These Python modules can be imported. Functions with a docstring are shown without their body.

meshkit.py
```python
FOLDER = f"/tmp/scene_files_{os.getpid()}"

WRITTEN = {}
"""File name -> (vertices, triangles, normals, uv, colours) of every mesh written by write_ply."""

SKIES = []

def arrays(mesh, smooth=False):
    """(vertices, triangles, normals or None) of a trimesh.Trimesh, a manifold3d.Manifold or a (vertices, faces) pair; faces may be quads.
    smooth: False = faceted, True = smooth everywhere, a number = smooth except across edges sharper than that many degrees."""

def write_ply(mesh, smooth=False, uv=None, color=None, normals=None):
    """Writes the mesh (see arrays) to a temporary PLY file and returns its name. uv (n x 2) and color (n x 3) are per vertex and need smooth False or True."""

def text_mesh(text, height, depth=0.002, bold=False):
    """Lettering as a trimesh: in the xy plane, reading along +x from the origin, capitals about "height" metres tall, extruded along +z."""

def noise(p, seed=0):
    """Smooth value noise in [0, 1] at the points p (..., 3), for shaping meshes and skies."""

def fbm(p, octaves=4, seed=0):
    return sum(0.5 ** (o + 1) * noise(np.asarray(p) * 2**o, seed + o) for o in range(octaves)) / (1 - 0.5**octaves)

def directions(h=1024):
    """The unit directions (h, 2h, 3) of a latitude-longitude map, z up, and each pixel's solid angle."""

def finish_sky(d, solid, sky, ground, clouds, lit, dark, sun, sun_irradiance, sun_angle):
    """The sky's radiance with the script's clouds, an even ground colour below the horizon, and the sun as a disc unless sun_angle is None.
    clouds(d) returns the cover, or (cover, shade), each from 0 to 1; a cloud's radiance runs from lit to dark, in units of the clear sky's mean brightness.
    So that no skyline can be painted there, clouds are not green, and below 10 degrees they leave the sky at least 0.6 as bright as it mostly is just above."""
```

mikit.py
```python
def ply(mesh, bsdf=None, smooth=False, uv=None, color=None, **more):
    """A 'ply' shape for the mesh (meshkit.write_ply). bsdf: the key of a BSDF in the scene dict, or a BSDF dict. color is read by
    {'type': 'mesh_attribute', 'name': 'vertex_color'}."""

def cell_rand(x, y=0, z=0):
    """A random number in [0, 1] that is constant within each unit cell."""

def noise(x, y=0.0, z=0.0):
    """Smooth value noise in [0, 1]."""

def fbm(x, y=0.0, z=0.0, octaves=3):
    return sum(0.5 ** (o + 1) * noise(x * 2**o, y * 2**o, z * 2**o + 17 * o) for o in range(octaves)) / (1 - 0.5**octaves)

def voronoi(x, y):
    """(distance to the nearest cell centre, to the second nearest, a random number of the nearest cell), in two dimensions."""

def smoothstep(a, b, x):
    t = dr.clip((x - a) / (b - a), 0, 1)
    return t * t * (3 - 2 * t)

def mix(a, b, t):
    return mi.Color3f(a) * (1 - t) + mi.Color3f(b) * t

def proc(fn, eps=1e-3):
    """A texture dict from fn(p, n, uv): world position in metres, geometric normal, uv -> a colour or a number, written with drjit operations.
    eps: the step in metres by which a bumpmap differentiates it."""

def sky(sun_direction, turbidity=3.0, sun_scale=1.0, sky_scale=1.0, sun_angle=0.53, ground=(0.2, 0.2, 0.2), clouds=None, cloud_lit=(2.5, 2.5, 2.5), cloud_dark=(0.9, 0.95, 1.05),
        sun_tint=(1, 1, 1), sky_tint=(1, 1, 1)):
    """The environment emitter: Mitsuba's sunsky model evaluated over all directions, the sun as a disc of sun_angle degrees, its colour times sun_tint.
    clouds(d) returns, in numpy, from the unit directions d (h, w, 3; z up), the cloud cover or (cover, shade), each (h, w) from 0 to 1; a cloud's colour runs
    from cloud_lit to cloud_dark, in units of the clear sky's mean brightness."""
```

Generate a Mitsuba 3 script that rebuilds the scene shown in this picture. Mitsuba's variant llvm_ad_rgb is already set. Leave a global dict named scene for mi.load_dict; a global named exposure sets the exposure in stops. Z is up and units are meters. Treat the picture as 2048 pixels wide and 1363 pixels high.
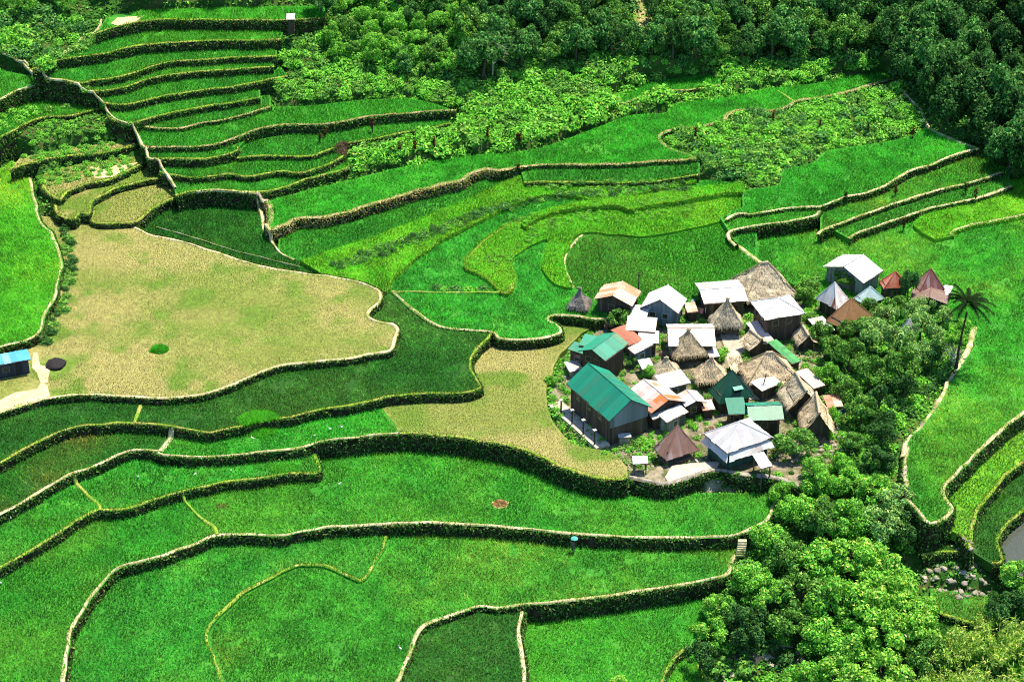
import math
import numpy as np, drjit as dr, trimesh, shapely, manifold3d, mitsuba as mi, mikit, meshkit
from mikit import ply, proc, noise, fbm, smoothstep, mix
from shapely.geometry import Polygon, LineString, box as shbox
from scipy.interpolate import RBFInterpolator, RegularGridInterpolator
from scipy.ndimage import gaussian_filter, minimum_filter
from scipy.spatial import cKDTree
T = mi.ScalarTransform4f
scene, labels = {}, {}

# ---------------------------------------------------------------- camera, sky, exposure
DIST, DEP = 300.0, math.radians(31.0)
EYE = np.array([0.0, -DIST * math.cos(DEP), DIST * math.sin(DEP)])
scene['camera'] = {'type': 'perspective', 'fov': 24.0, 'fov_axis': 'x', 'near_clip': 1.0, 'far_clip': 4000.0,
                   'to_world': T().look_at(origin=EYE.tolist(), target=[0, 0, 0], up=[0, 0, 1])}
SUN = (0.24, 0.25, 0.94)
scene['sky'] = mikit.sky(SUN, turbidity=3.0)
exposure = 2.4
rng = np.random.default_rng(20240607)

# ---------------------------------------------------------------- materials
VC = {'type': 'mesh_attribute', 'name': 'vertex_color'}
scene['leaf'] = {'type': 'principledthin', 'base_color': VC, 'roughness': 0.45, 'diff_trans': 0.6, 'spec_trans': 0.0, 'eta': 1.45}
scene['blade'] = {'type': 'principledthin', 'base_color': VC, 'roughness': 0.6, 'diff_trans': 0.8, 'spec_trans': 0.0, 'eta': 1.3}
scene['matt'] = {'type': 'twosided', 'bsdf': {'type': 'principled', 'base_color': VC, 'roughness': 0.85, 'specular': 0.2}}
scene['sheet_metal'] = {'type': 'twosided', 'bsdf': {'type': 'principled', 'base_color': VC, 'roughness': 0.45, 'specular': 0.45}}
scene['dark_pane'] = {'type': 'principled', 'base_color': {'type': 'rgb', 'value': [0.02, 0.025, 0.03]}, 'roughness': 0.15}


def two_tone(a, b, scale, a2=None, fine=3.0, lo=0.35, hi=0.65):
    def f(p, n, uv):
        m = smoothstep(lo, hi, fbm(p.x * scale, p.y * scale, p.z * scale, 4))
        g = fbm(p.x * fine, p.y * fine, p.z * fine, 3)
        c = mix(a, b, m)
        if a2 is not None:
            c = mix(c, a2, smoothstep(0.48, 0.68, fbm(p.x * scale * 2.3 + 31, p.y * scale * 2.3, p.z, 3)))
        return c * (0.6 + 0.8 * g)
    return proc(f)


def matt(a, b, scale, **k):
    return {'type': 'twosided', 'bsdf': {'type': 'diffuse', 'reflectance': two_tone(a, b, scale, **k)}}


scene['m_ground'] = matt((0.040, 0.130, 0.022), (0.030, 0.095, 0.016), 0.3, a2=(0.085, 0.120, 0.035))
scene['m_yard'] = matt((0.285, 0.260, 0.190), (0.170, 0.158, 0.105), 0.6, a2=(0.100, 0.130, 0.050))
scene['m_plaza'] = matt((0.574, 0.532, 0.438), (0.450, 0.418, 0.345), 0.6)
scene['m_paddy'] = {'type': 'twosided', 'bsdf': {'type': 'principled', 'base_color': two_tone((0.029, 0.204, 0.019), (0.053, 0.264, 0.024), 0.25), 'roughness': 0.5, 'specular': 0.12}}
scene['m_paddy_dark'] = {'type': 'twosided', 'bsdf': {'type': 'principled', 'base_color': two_tone((0.016, 0.084, 0.012), (0.032, 0.110, 0.016), 0.2), 'roughness': 0.5, 'specular': 0.12}}
scene['m_dry'] = matt((0.300, 0.295, 0.110), (0.190, 0.245, 0.060), 0.11, a2=(0.130, 0.225, 0.040), fine=3.1)
scene['m_bank'] = matt((0.150, 0.390, 0.030), (0.105, 0.300, 0.027), 0.35)
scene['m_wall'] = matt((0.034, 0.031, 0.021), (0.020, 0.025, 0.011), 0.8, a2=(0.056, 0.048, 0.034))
scene['m_pale'] = matt((0.600, 0.560, 0.370), (0.480, 0.450, 0.260), 0.5, a2=(0.290, 0.340, 0.110))
scene['m_dirt'] = matt((0.456, 0.372, 0.216), (0.324, 0.300, 0.132), 0.5, a2=(0.204, 0.264, 0.060))
scene['m_turf'] = matt((0.274, 0.412, 0.058), (0.172, 0.332, 0.041), 0.5, a2=(0.378, 0.389, 0.114))
scene['m_sand'] = matt((0.673, 0.564, 0.326), (0.608, 0.499, 0.282), 0.4)
scene['m_stone'] = matt((0.410, 0.390, 0.332), (0.293, 0.282, 0.244), 0.9, a2=(0.215, 0.215, 0.156))
scene['m_water'] = {'type': 'principled', 'base_color': {'type': 'rgb', 'value': [0.05, 0.05, 0.04]}, 'roughness': 0.08, 'specular': 0.5}
scene['m_thatch'] = matt((0.34, 0.29, 0.19), (0.24, 0.20, 0.13), 0.6)
scene['m_pond'] = {'type': 'principled', 'base_color': {'type': 'rgb', 'value': [0.07, 0.085, 0.07]}, 'roughness': 0.1, 'specular': 0.5}

# what each terrace is called: (the field, the wall or slope under its lip)
FIELD = {
    'J': ('green paddy at the bottom edge right of the narrow ridge', 'low overgrown bank under the bottom right paddy'),
    'J2': ('bright strip of paddy at the bottom edge beside the wood', 'bank under the bright strip beside the wood at the bottom edge'),
    'I': ('dark green paddy at the bottom edge inside the bend of the pale path', 'low wall between the dark bottom paddy and the paddy right of it'),
    'H2': ('wide green paddy below the long pale path, reaching the bottom edge', 'tall overgrown wall under the pale path that ends at the stone steps, lowest long wall'),
    'H': ('green paddy inside the curved grassy ridge at the lower left', 'low stone edge under the curved grassy ridge at the lower left'),
    'G': ('broad bright green paddy below the village', 'long dark wall under the pale path of the broad paddy below the village'),
    'F': ('green paddy with a grass tongue above the lower left wall', 'dark wall under the yellow-green ridge that ends in a small hook'),
    'E': ('dark mottled paddy at the left edge above the pale ridge path', 'dark wall under the pale ridge path at the lower left edge'),
    'D': ('green paddy with egrets at the left end of the straw-coloured field by the village', 'weedy wall under the narrow green paddy with the white egrets'),
    'B': ('straw-coloured field left of the village', 'tall weedy wall that curves below the straw field towards the village'),
    'V': ('rim of the village yard above the broad paddy', 'overgrown stone wall that carries the front of the village'),
    'C': ('dark green paddy between the two straw-coloured fields', 'dark wall under the grassy ridge of the dark paddy between the straw fields'),
    'A': ('great straw-coloured field on the left', 'low wall round the front of the great straw-coloured field'),
    'BB': ('bright lime paddy at the left edge', 'weedy bank under the pale path of the bright lime paddy at the left edge'),
    'L': ('green paddy left of the back row of houses', 'low pale stone edge between the green paddy and the straw field by the teal house'),
    'X': ('bright grass spit between two arms of paddy', 'grassy edge of the bright spit between two arms of paddy'),
    'K': ('olive paddy behind the back row of houses', 'pale earthen edge at the left end of the olive paddy'),
    'N': ('long bright paddy right of the grove', 'weedy wall along the right edge of the long bright paddy'),
    'O': ('narrow bright paddy under the large right-hand paddy', 'weedy wall with a pale lip above the paddy behind the great thatch'),
    'M': ('large deep green paddy on the right, below the shrub garden', 'weedy wall under the pale lip of the large deep green paddy on the right'),
    'Q': ('olive green strip of paddy under the large right-hand paddy', 'wall of the first strip terrace below the large right-hand paddy'),
    'R': ('second narrow strip of paddy at the right edge', 'wall of the second strip terrace below the large right-hand paddy'),
    'S': ('bright grass strip at the right edge', 'stone lip of the bright grass strip at the right edge'),
    'Z': ('narrow dark paddy under the brown bank of the winding paddy', 'low edge of the narrow dark paddy under the brown bank'),
    'AA': ('dark green paddy above the pale upper path of the great straw field', 'edge of the dark paddy along the upper path of the great straw field'),
    'Y': ('bright grassy bank sloping down in the middle of the valley', 'dark wall under the bright grassy bank in the middle of the valley'),
    'X1': ('upper ledge of the bright grass spit', 'dark shrubby step at the upper end of the bright grass spit'),
    'W2': ('thin strip of dark paddy under the middle lip of the winding paddy', 'grassy edge of the thin strip under the winding paddy'),
    'T': ('long winding bright paddy crossing the valley floor', 'brown earthen bank under the lip of the long winding paddy'),
    'T3': ('small paddy strip tucked under the wood at the upper middle', 'weedy wall of the small strip tucked under the wood'),
    'p10': ('lowest strip of the stack of terraces left of centre', 'wall of the lowest strip in the upper left stack'),
    'p9': ('second strip from the bottom of the upper left stack', 'wall of the second strip from the bottom of the upper left stack'),
    'p8': ('third strip of the upper left stack, reaching far to the right', 'wall of the third strip from the bottom, reaching right to the shrubs'),
    'p7': ('short strip beside the stair path under the wide upper paddy', 'dark weedy wall of the short strip beside the stair path'),
    'T2': ('wide bright paddy of the upper left stack', 'dark stone wall under the brown lip of the wide bright paddy in the upper left stack'),
    'p6': ('thin strip just above the wide bright paddy of the upper left stack', 'low brown wall just above the wide bright paddy of the upper left stack'),
    'p5': ('sixth strip from the top edge in the upper left stack', 'wall of the second strip above the wide bright paddy'),
    'p4': ('fifth strip from the top edge in the upper left stack', 'wall of the third strip above the wide bright paddy'),
    'p3': ('fourth strip from the top edge in the upper left stack', 'wall of the fourth strip above the wide bright paddy'),
    'p2': ('third strip from the top edge in the upper left stack', 'wall of the third highest strip in the upper left stack'),
    'p1': ('second strip from the top edge in the upper left stack', 'dark bushy wall of the second highest strip in the upper left stack'),
    'P0': ('grassy terrace at the top left with a tiny field hut', 'tall weedy wall of the highest terrace, under the tiny field hut'),
    'q1': ('small paddy at the left edge above the highest pale lip', 'tall weedy wall at the left edge under the highest pale lip'),
    'q2': ('green paddy at the left edge west of the stair path', 'bushy wall under the green paddy at the left edge west of the stair path'),
    'q4': ('dry tan strip west of the stair path', 'bank of the upper dry tan strip west of the stair path'),
    'q5': ('tan fallow plot west of the stair path', 'bank of the middle tan fallow plot west of the stair path'),
    'q6': ('narrow fallow plot above the great straw field', 'bank of the lowest narrow fallow plot west of the stair path'),
    'q7': ('yellow-green fallow tongue above the great straw field', 'dark weedy wall under the yellow-green fallow tongue'),
    'PR1': ('marshy green plot at the right edge', 'grassy bank below the marshy plot at the right edge'),
    'PR2': ('dark green paddy at the right edge below the marshy plot', 'bank below the dark paddy at the right edge'),
    'PR3': ('small grey pond at the right edge', 'grassy bank holding the small grey pond'),
    'S0': ('grassy ledge above the stones of the stream', 'mossy ledge wall above the stones of the stream'),
    'S1': ('small olive paddy beside the stream stones', 'low edge of the small olive paddy beside the stream stones'),
    'S2': ('small dark paddy below the olive one by the stream', 'low edge of the small dark paddy by the stream'),
}

# ---------------------------------------------------------------- plan of the place, in metres (x to the right bank, y up the valley, z up)
TERRACES = [
    ('J',-4.1,[[3.77,-73.87],[15.17,-73.87],[14.97,-66.21],[15.83,-61.64],[17.19,-57.94],[18.68,-55.84]],[[21.22,-51.28],[20.5,-45.96],[1.41,-46.86],[0.32,-48.64],[0.3,-73.87]],{'crop': 'J','lip': 'grass'}),
    ('J2',-4.9,[[13.6,-75.92],[22.48,-75.92],[21.91,-65.24],[20.59,-60.66],[19.76,-57.52]],[[19.16,-54.57],[16.78,-54.57],[14.35,-60.66]],{'crop': 'bright','lip': 'grass'}),
    ('I',-2.5,[[-12.95,-75.72],[0.79,-75.72],[1.37,-66.56],[1.35,-60.44],[0.95,-55.59],[1.28,-51.8]],[[1.13,-48.98],[-6.67,-48.98],[-10.76,-55.08],[-14.4,-66.56]],{'crop': 'I','lip': 'path'}),
    ('H2',-1.95,[[-13.89,-76.36],[-12.48,-69.57],[-11.44,-64.21],[-10.69,-60.88],[-9.8,-56.63],[-8.75,-54.85],[-6.99,-53.73],[-5.2,-52.69],[-3.41,-51.91],[-1.22,-52.17],[0.96,-51.65],[5.39,-51.12],[9.04,-50.42],[12.72,-49.53],[16.48,-48.46],[19.33,-47.66],[23.32,-46.31],[24.27,-43.93],[25.13,-42.08]],[[25.83,-39.64],[25.43,-37.74],[-14.86,-34.84],[-34.8,-37.74],[-48.01,-59.15],[-46.16,-76.36]],{'crop': 'H2','lip': 'path'}),
    ('H',-1.7,[[-28.73,-70.64],[-29.35,-64.6],[-30.45,-60.95],[-31.73,-57.21],[-31.28,-54.57],[-30.09,-52.24],[-28.83,-49.86],[-26.66,-47.72],[-23.75,-44.91],[-22.24,-44.64],[-20.37,-44.91],[-17.64,-46.91],[-16.35,-47.72],[-15.5,-46.46],[-14.71,-43.63],[-14.05,-41.4],[-13.59,-39.23]],[[-13.99,-35.19],[-23.83,-35.19],[-34.74,-38.09],[-42.99,-42.8],[-46.52,-55.26],[-46.59,-70.64]],{'crop': 'H','lip': 'grass'}),
    ('G',-0.5,[[-45.0,-73.59],[-45.11,-66.08],[-45.43,-62.46],[-45.69,-58.16],[-45.0,-53.81],[-43.77,-49.96],[-42.36,-47.0],[-39.73,-45.63],[-37.12,-44.35],[-34.56,-42.5],[-32.47,-41.0],[-29.07,-40.81],[-25.31,-41.0],[-21.61,-39.68],[-18.04,-39.3],[-14.35,-38.91],[-10.54,-38.53],[-5.82,-38.91],[-1.05,-39.39],[3.64,-40.24],[8.37,-40.81],[13.96,-41.38],[19.46,-41.38],[24.43,-41.0],[27.4,-39.2],[28.74,-37.28],[29.68,-34.95],[30.79,-33.38],[32.66,-32.19]],[[35.05,-30.49],[30.31,-32.49],[21.26,-32.49],[17.8,-33.78],[13.32,-32.98],[8.85,-31.49],[4.37,-26.93],[-7.32,-18.48],[-15.59,-18.48],[-22.45,-21.7],[-35.56,-29.98],[-46.38,-33.97],[-55.72,-44.44],[-66.86,-57.65],[-63.22,-73.59]],{'crop': 'G','lip': 'path'}),
    ('F',0.6,[[-67.67,-62.38],[-60.09,-54.39],[-54.87,-48.49],[-51.83,-44.94],[-48.75,-40.75],[-46.37,-37.88],[-43.79,-37.69],[-41.74,-36.82],[-38.24,-34.48],[-35.52,-33.29],[-32.69,-32.3],[-30.82,-31.8],[-27.98,-31.3],[-25.16,-30.39],[-22.22,-30.29],[-21.71,-29.38],[-22.19,-27.33],[-22.78,-25.47]],[[-23.45,-23.37],[-29.26,-23.37],[-40.87,-23.37],[-48.21,-28.56],[-57.22,-35.56],[-70.69,-49.56]],{'crop': 'F','lip': 'grass'}),
    ('E',1.7,[[-69.36,-54.55],[-61.56,-46.55],[-56.25,-40.21],[-53.16,-36.46],[-49.94,-32.51],[-47.34,-30.7],[-44.79,-28.26],[-42.92,-27.33],[-40.55,-27.54]],[[-39.29,-23.78],[-39.94,-20.8],[-48.27,-19.72],[-54.76,-22.93],[-58.64,-27.12],[-73.0,-39.07]],{'crop': 'E','lip': 'path'}),
    ('D',1.75,[[-40.64,-27.71],[-39.87,-28.33],[-35.94,-28.84],[-32.05,-28.43],[-28.23,-27.82],[-24.34,-27.1],[-22.08,-25.75],[-18.68,-24.91],[-15.26,-24.17],[-12.67,-23.86]],[[-13.52,-21.41],[-14.65,-18.17],[-14.78,-15.41],[-19.23,-15.41],[-36.48,-20.34],[-39.56,-23.86]],{'crop': 'D','lip': 'path','w': 0.15}),
    ('B',1.8,[[-12.95,-24.04],[-11.22,-23.93],[-7.16,-24.57],[-3.68,-25.4],[-0.8,-26.24],[1.49,-27.58],[4.31,-29.84],[7.11,-31.86],[9.33,-33.06],[12.13,-33.36],[13.05,-32.86]],[[12.92,-30.55],[11.64,-28.1],[9.51,-26.96],[7.24,-26.03],[5.45,-23.3],[4.29,-18.79],[4.11,-14.38],[4.82,-10.42],[5.6,-6.6],[7.12,-4.01],[8.73,-1.01],[10.99,2.04],[4.76,3.27],[-1.49,-0.41],[-7.58,-5.19],[-7.43,-12.13],[-15.66,-15.49],[-15.05,-18.57],[-13.75,-21.49]],{'crop': 'B','lip': 'grass','sb': 1}),
    ('V',1.32,[[13.08,-32.25],[15.52,-33.25],[17.75,-33.55],[21.24,-31.65],[22.98,-31.05],[25.76,-31.75],[27.97,-32.25],[30.18,-32.75],[32.29,-34.14]],[[34.75,-32.15],[33.89,-29.63],[27.19,-28.1],[17.4,-29.63],[13.66,-30.64]],{'crop': 'yard','lip': 'stone'}),
    ('C',2.85,[[-71.57,-44.47],[-63.94,-36.86],[-57.68,-31.7],[-56.12,-29.67],[-53.69,-26.89],[-50.54,-24.38],[-47.31,-23.64],[-43.34,-23.53],[-39.75,-24.06],[-37.3,-24.8],[-34.64,-25.43],[-33.32,-24.8],[-31.44,-24.06],[-27.62,-22.79],[-24.77,-21.51],[-21.82,-20.43],[-19.06,-19.67],[-17.17,-18.91],[-14.18,-17.6],[-11.2,-17.04],[-8.19,-17.04],[-5.19,-16.82],[-3.55,-15.71],[-3.8,-14.37],[-4.61,-11.66],[-4.77,-8.91],[-3.9,-6.1],[-2.63,-4.09],[-2.34,-2.89]],[[-2.42,0.25],[-7.74,2.71],[-14.29,10.31],[-18.12,10.31],[-19.75,-5.75],[-31.61,-9.25],[-42.94,-14.93],[-54.8,-14.93],[-60.13,-18.25],[-75.73,-26.79]],{'crop': 'C','lip': 'grass'}),
    ('A',3.6,[[-74.16,-33.02],[-65.9,-26.89],[-59.28,-22.46],[-56.18,-20.3],[-53.69,-19.11],[-50.97,-18.56],[-45.96,-18.78],[-41.85,-19.33],[-38.31,-19.11],[-36.01,-18.23],[-33.52,-16.69],[-31.29,-14.79],[-28.46,-12.54],[-24.43,-11.28],[-19.57,-10.36],[-16.63,-9.09],[-14.55,-8.51],[-14.03,-6.52],[-13.85,-3.31],[-14.47,-1.87],[-15.9,-1.38],[-17.7,-0.04],[-17.16,1.68],[-16.25,3.41],[-16.24,5.92],[-17.45,7.45],[-19.68,8.99],[-21.89,9.89],[-23.84,10.41],[-28.32,11.45],[-32.83,13.28],[-37.47,15.94],[-42.3,19.04],[-47.0,21.09],[-49.51,23.17],[-52.09,25.12],[-54.02,26.11],[-57.22,26.11],[-60.08,25.69]],[[-64.21,26.53],[-63.38,14.21],[-59.48,-1.02],[-62.75,-3.43],[-78.93,-12.76]],{'crop': 'A','lip': 'path'}),
    ('BB',4.6,[[-76.85,-21.01],[-68.46,-13.82],[-61.58,-9.23],[-59.68,-8.42],[-57.87,-7.01],[-57.18,-5.0],[-57.29,-1.75],[-56.76,2.93],[-56.99,6.33],[-57.15,10.84],[-58.32,15.33],[-59.93,19.66],[-61.71,22.14],[-62.6,25.08],[-64.02,29.93],[-64.95,33.44],[-66.38,37.76],[-68.75,40.34],[-70.75,41.11]],[[-74.78,40.5],[-89.29,31.83]],{'crop': 'BB','lip': 'path'}),
    ('L',2.92,[[-15.24,7.11],[-14.35,5.59],[-12.48,2.47],[-10.27,-0.47],[-8.13,-1.93],[-5.41,-2.53],[-2.64,-3.01],[-1.77,-4.44],[0.92,-4.92],[3.67,-4.44],[5.77,-3.37],[6.22,-2.17],[5.57,-0.47],[4.65,0.38],[5.41,1.11],[8.38,0.75],[10.29,0.13],[13.39,0.13]],[[15.46,5.09],[30.58,12.79],[31.1,35.06],[25.5,38.04],[21.72,38.04],[5.19,35.8],[-8.25,25.69],[-15.73,14.1],[-16.46,8.9]],{'crop': 'L','lip': 'path'}),
    ('X',3.3,[[0.38,8.74],[-0.25,6.57],[-1.2,6.07],[-3.38,10.03],[-5.18,11.72],[-5.97,12.64],[-5.88,15.41],[-4.57,18.64],[-2.37,22.33],[-0.13,24.7],[2.13,25.54],[5.14,27.52],[9.06,29.24],[13.88,30.68],[18.67,32.13],[24.88,34.04]],[[32.32,33.6],[31.22,28.52],[28.32,25.68],[18.15,21.51],[9.29,22.2],[7.56,18.1],[6.71,14.48],[7.07,10.16],[7.47,7.59],[5.46,8.74],[4.22,11.46],[3.87,14.75],[4.3,18.1],[4.59,20.41],[3.2,19.59],[0.97,16.75],[-0.13,14.48],[0.51,10.42]],{'crop': 'bank','lip': 'grass'}),
    ('K',2.97,[[9.3,22.67],[7.94,20.47],[7.04,18.02],[6.46,15.07],[6.78,11.52],[7.61,8.17]],[[11.02,3.75],[20.41,3.75],[31.51,8.81],[32.61,14.01],[30.85,16.01],[29.5,19.37],[29.19,23.78],[28.44,27.01],[20.94,24.2],[14.23,22.11]],{'crop': 'K','lip': 'path'}),
    ('N',1.8,[[45.14,-26.55],[44.31,-30.44],[43.84,-33.85],[43.56,-36.6],[44.29,-38.92],[45.23,-41.49],[46.27,-41.87],[47.58,-40.83],[48.77,-39.21],[48.35,-36.9],[48.38,-34.94],[49.77,-32.86],[51.68,-30.44],[53.5,-27.69],[56.43,-23.93],[59.95,-19.88],[69.74,-9.85],[85.92,2.04]],[[94.54,37.22],[69.15,30.64],[58.82,28.49],[41.21,27.07],[29.61,24.27],[29.67,20.83],[31.62,16.77],[36.23,10.86],[41.54,7.03],[48.46,2.04],[56.88,2.04],[56.83,-4.01],[53.27,-10.99],[52.02,-13.26],[51.35,-15.27],[50.04,-18.03],[48.91,-20.09],[47.54,-22.66],[46.08,-24.35]],{'crop': 'N','lip': 'path'}),
    ('O',3.65,[[29.34,17.86],[28.64,19.77],[28.93,21.69],[30.37,22.52],[34.99,23.91],[39.73,25.59],[40.98,26.72],[41.52,28.58]],[[41.49,30.74],[30.54,28.58],[27.65,25.73]],{'crop': 'O','lip': 'path'}),
    ('M',4.06,[[28.51,24.26],[30.16,25.81],[31.73,25.53],[35.24,26.8],[39.94,27.8],[41.29,27.94],[44.79,30.39],[49.68,32.87],[54.62,38.07],[57.72,40.04],[61.75,43.27],[65.19,45.13]],[[64.41,46.39],[60.7,50.04],[59.0,51.97],[55.45,48.92],[50.3,46.7],[44.1,44.66],[41.34,40.96],[37.33,38.83],[35.93,34.19],[31.66,32.72],[30.79,27.8],[29.06,27.09]],{'crop': 'M','lip': 'path'}),
    ('Q',3.18,[[40.53,21.73],[41.03,22.69],[44.23,25.21],[49.19,28.61],[53.04,31.2],[58.07,34.12],[63.11,36.64],[67.65,39.49]],[[66.02,48.32],[61.54,46.74],[49.62,36.04],[41.62,31.63]],{'crop': 'Q','lip': 'path'}),
    ('R',2.7,[[44.49,21.51],[46.27,23.17],[49.98,25.68],[55.07,29.08],[58.81,31.1],[63.71,32.99],[68.55,36.53]],[[68.67,43.03],[52.8,34.01],[41.63,25.4]],{'crop': 'R','lip': 'path'}),
    ('S',2.3,[[58.31,23.35],[58.94,24.46],[62.66,26.42],[68.61,28.69],[76.37,32.58],[95.7,42.29]],[[98.0,51.7],[69.42,39.25],[59.53,33.31],[53.95,27.56],[54.17,24.46],[55.82,22.24]],{'crop': 'bank','lip': 'path','sb': 1}),
    ('Z',3.0,[[-30.43,17.29],[-27.42,15.29],[-24.26,16.35],[-21.15,18.64],[-17.34,20.96],[-11.58,25.82],[-6.33,30.1],[-1.63,34.32],[2.47,36.69]],[[1.8,41.67],[-8.52,37.89],[-21.79,29.81],[-30.85,25.54]],{'crop': 'Z','lip': 'none'}),
    ('AA',2.9,[[-49.27,26.43],[-49.7,24.19],[-47.2,22.24],[-42.46,20.05],[-37.62,16.94],[-32.96,14.27],[-28.43,12.43],[-23.93,11.39],[-24.39,13.48],[-27.42,15.2],[-29.51,17.07],[-31.17,19.77],[-32.36,23.63],[-33.06,27.85],[-33.74,31.01]],[[-34.38,35.1],[-42.48,34.36],[-48.82,30.72]],{'crop': 'AA','lip': 'none'}),
    ('Y',3.45,[[-23.17,9.77],[-20.58,8.99],[-17.34,7.71],[-16.14,6.44],[-15.43,7.46],[-15.16,10.15],[-13.3,13.29],[-10.8,17.82],[-8.66,20.68],[-6.47,22.89],[-3.53,26.25],[-0.13,29.67],[4.47,32.57],[7.85,32.28],[11.88,31.41],[18.04,33.31],[22.22,35.22],[25.18,36.71]],[[25.21,39.27],[1.79,39.27],[-6.34,31.12],[-11.59,26.53],[-17.35,21.51],[-21.14,18.77],[-27.34,14.48]],{'crop': 'bank','lip': 'none'}),
    ('X1',4.0,[[1.71,22.7],[3.38,24.94],[5.12,26.49],[9.02,28.06],[13.79,28.77],[15.82,27.49],[18.48,28.63],[23.81,30.36],[28.79,32.25],[31.64,32.4]],[[31.4,35.2],[25.54,34.16],[18.63,31.81],[9.13,29.78],[4.74,27.77],[2.06,25.5],[1.19,23.54]],{'crop': 'bank','lip': 'none'}),
    ('W2',3.92,[[1.77,34.91],[3.81,35.2],[8.58,35.2],[15.39,35.05],[20.88,35.8],[25.77,37.59]],[[26.03,41.39],[1.1,39.86]],{'crop': 'Z','lip': 'grass'}),
    ('T',4.4,[[-34.3,29.88],[-33.0,28.87],[-32.55,27.58],[-32.19,24.89],[-32.2,21.96],[-31.61,20.44],[-30.69,21.27],[-29.51,22.1],[-28.14,23.91],[-24.72,24.19],[-21.65,25.88],[-19.53,27.3],[-16.16,29.59],[-12.82,31.77],[-9.42,33.53],[-6.66,34.86],[-5.54,36.8],[-3.64,38.16],[-1.99,37.55],[1.03,38.61],[5.72,39.67],[10.46,39.37],[15.15,39.67],[19.94,40.44],[25.32,41.51],[24.61,43.36],[22.07,45.23],[21.05,48.39],[22.85,50.31],[26.61,51.43],[30.47,53.71],[31.34,55.68],[33.17,57.0],[37.51,56.51],[40.17,58.0],[41.3,59.85],[44.69,61.03],[48.57,62.56],[51.27,64.27],[56.48,67.57]],[[55.3,69.86],[49.29,68.62],[44.44,66.18],[37.81,64.45],[31.06,61.54],[23.44,59.17],[21.98,56.34],[16.98,55.35],[13.23,52.41],[9.52,49.18],[4.61,45.39],[1.04,43.83],[-4.86,42.74],[-9.61,41.2],[-14.25,39.52],[-18.87,36.95],[-23.37,34.42],[-28.58,31.48],[-32.87,28.87]],{'crop': 'T','lip': 'dirt','w': 0.3}),
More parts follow.
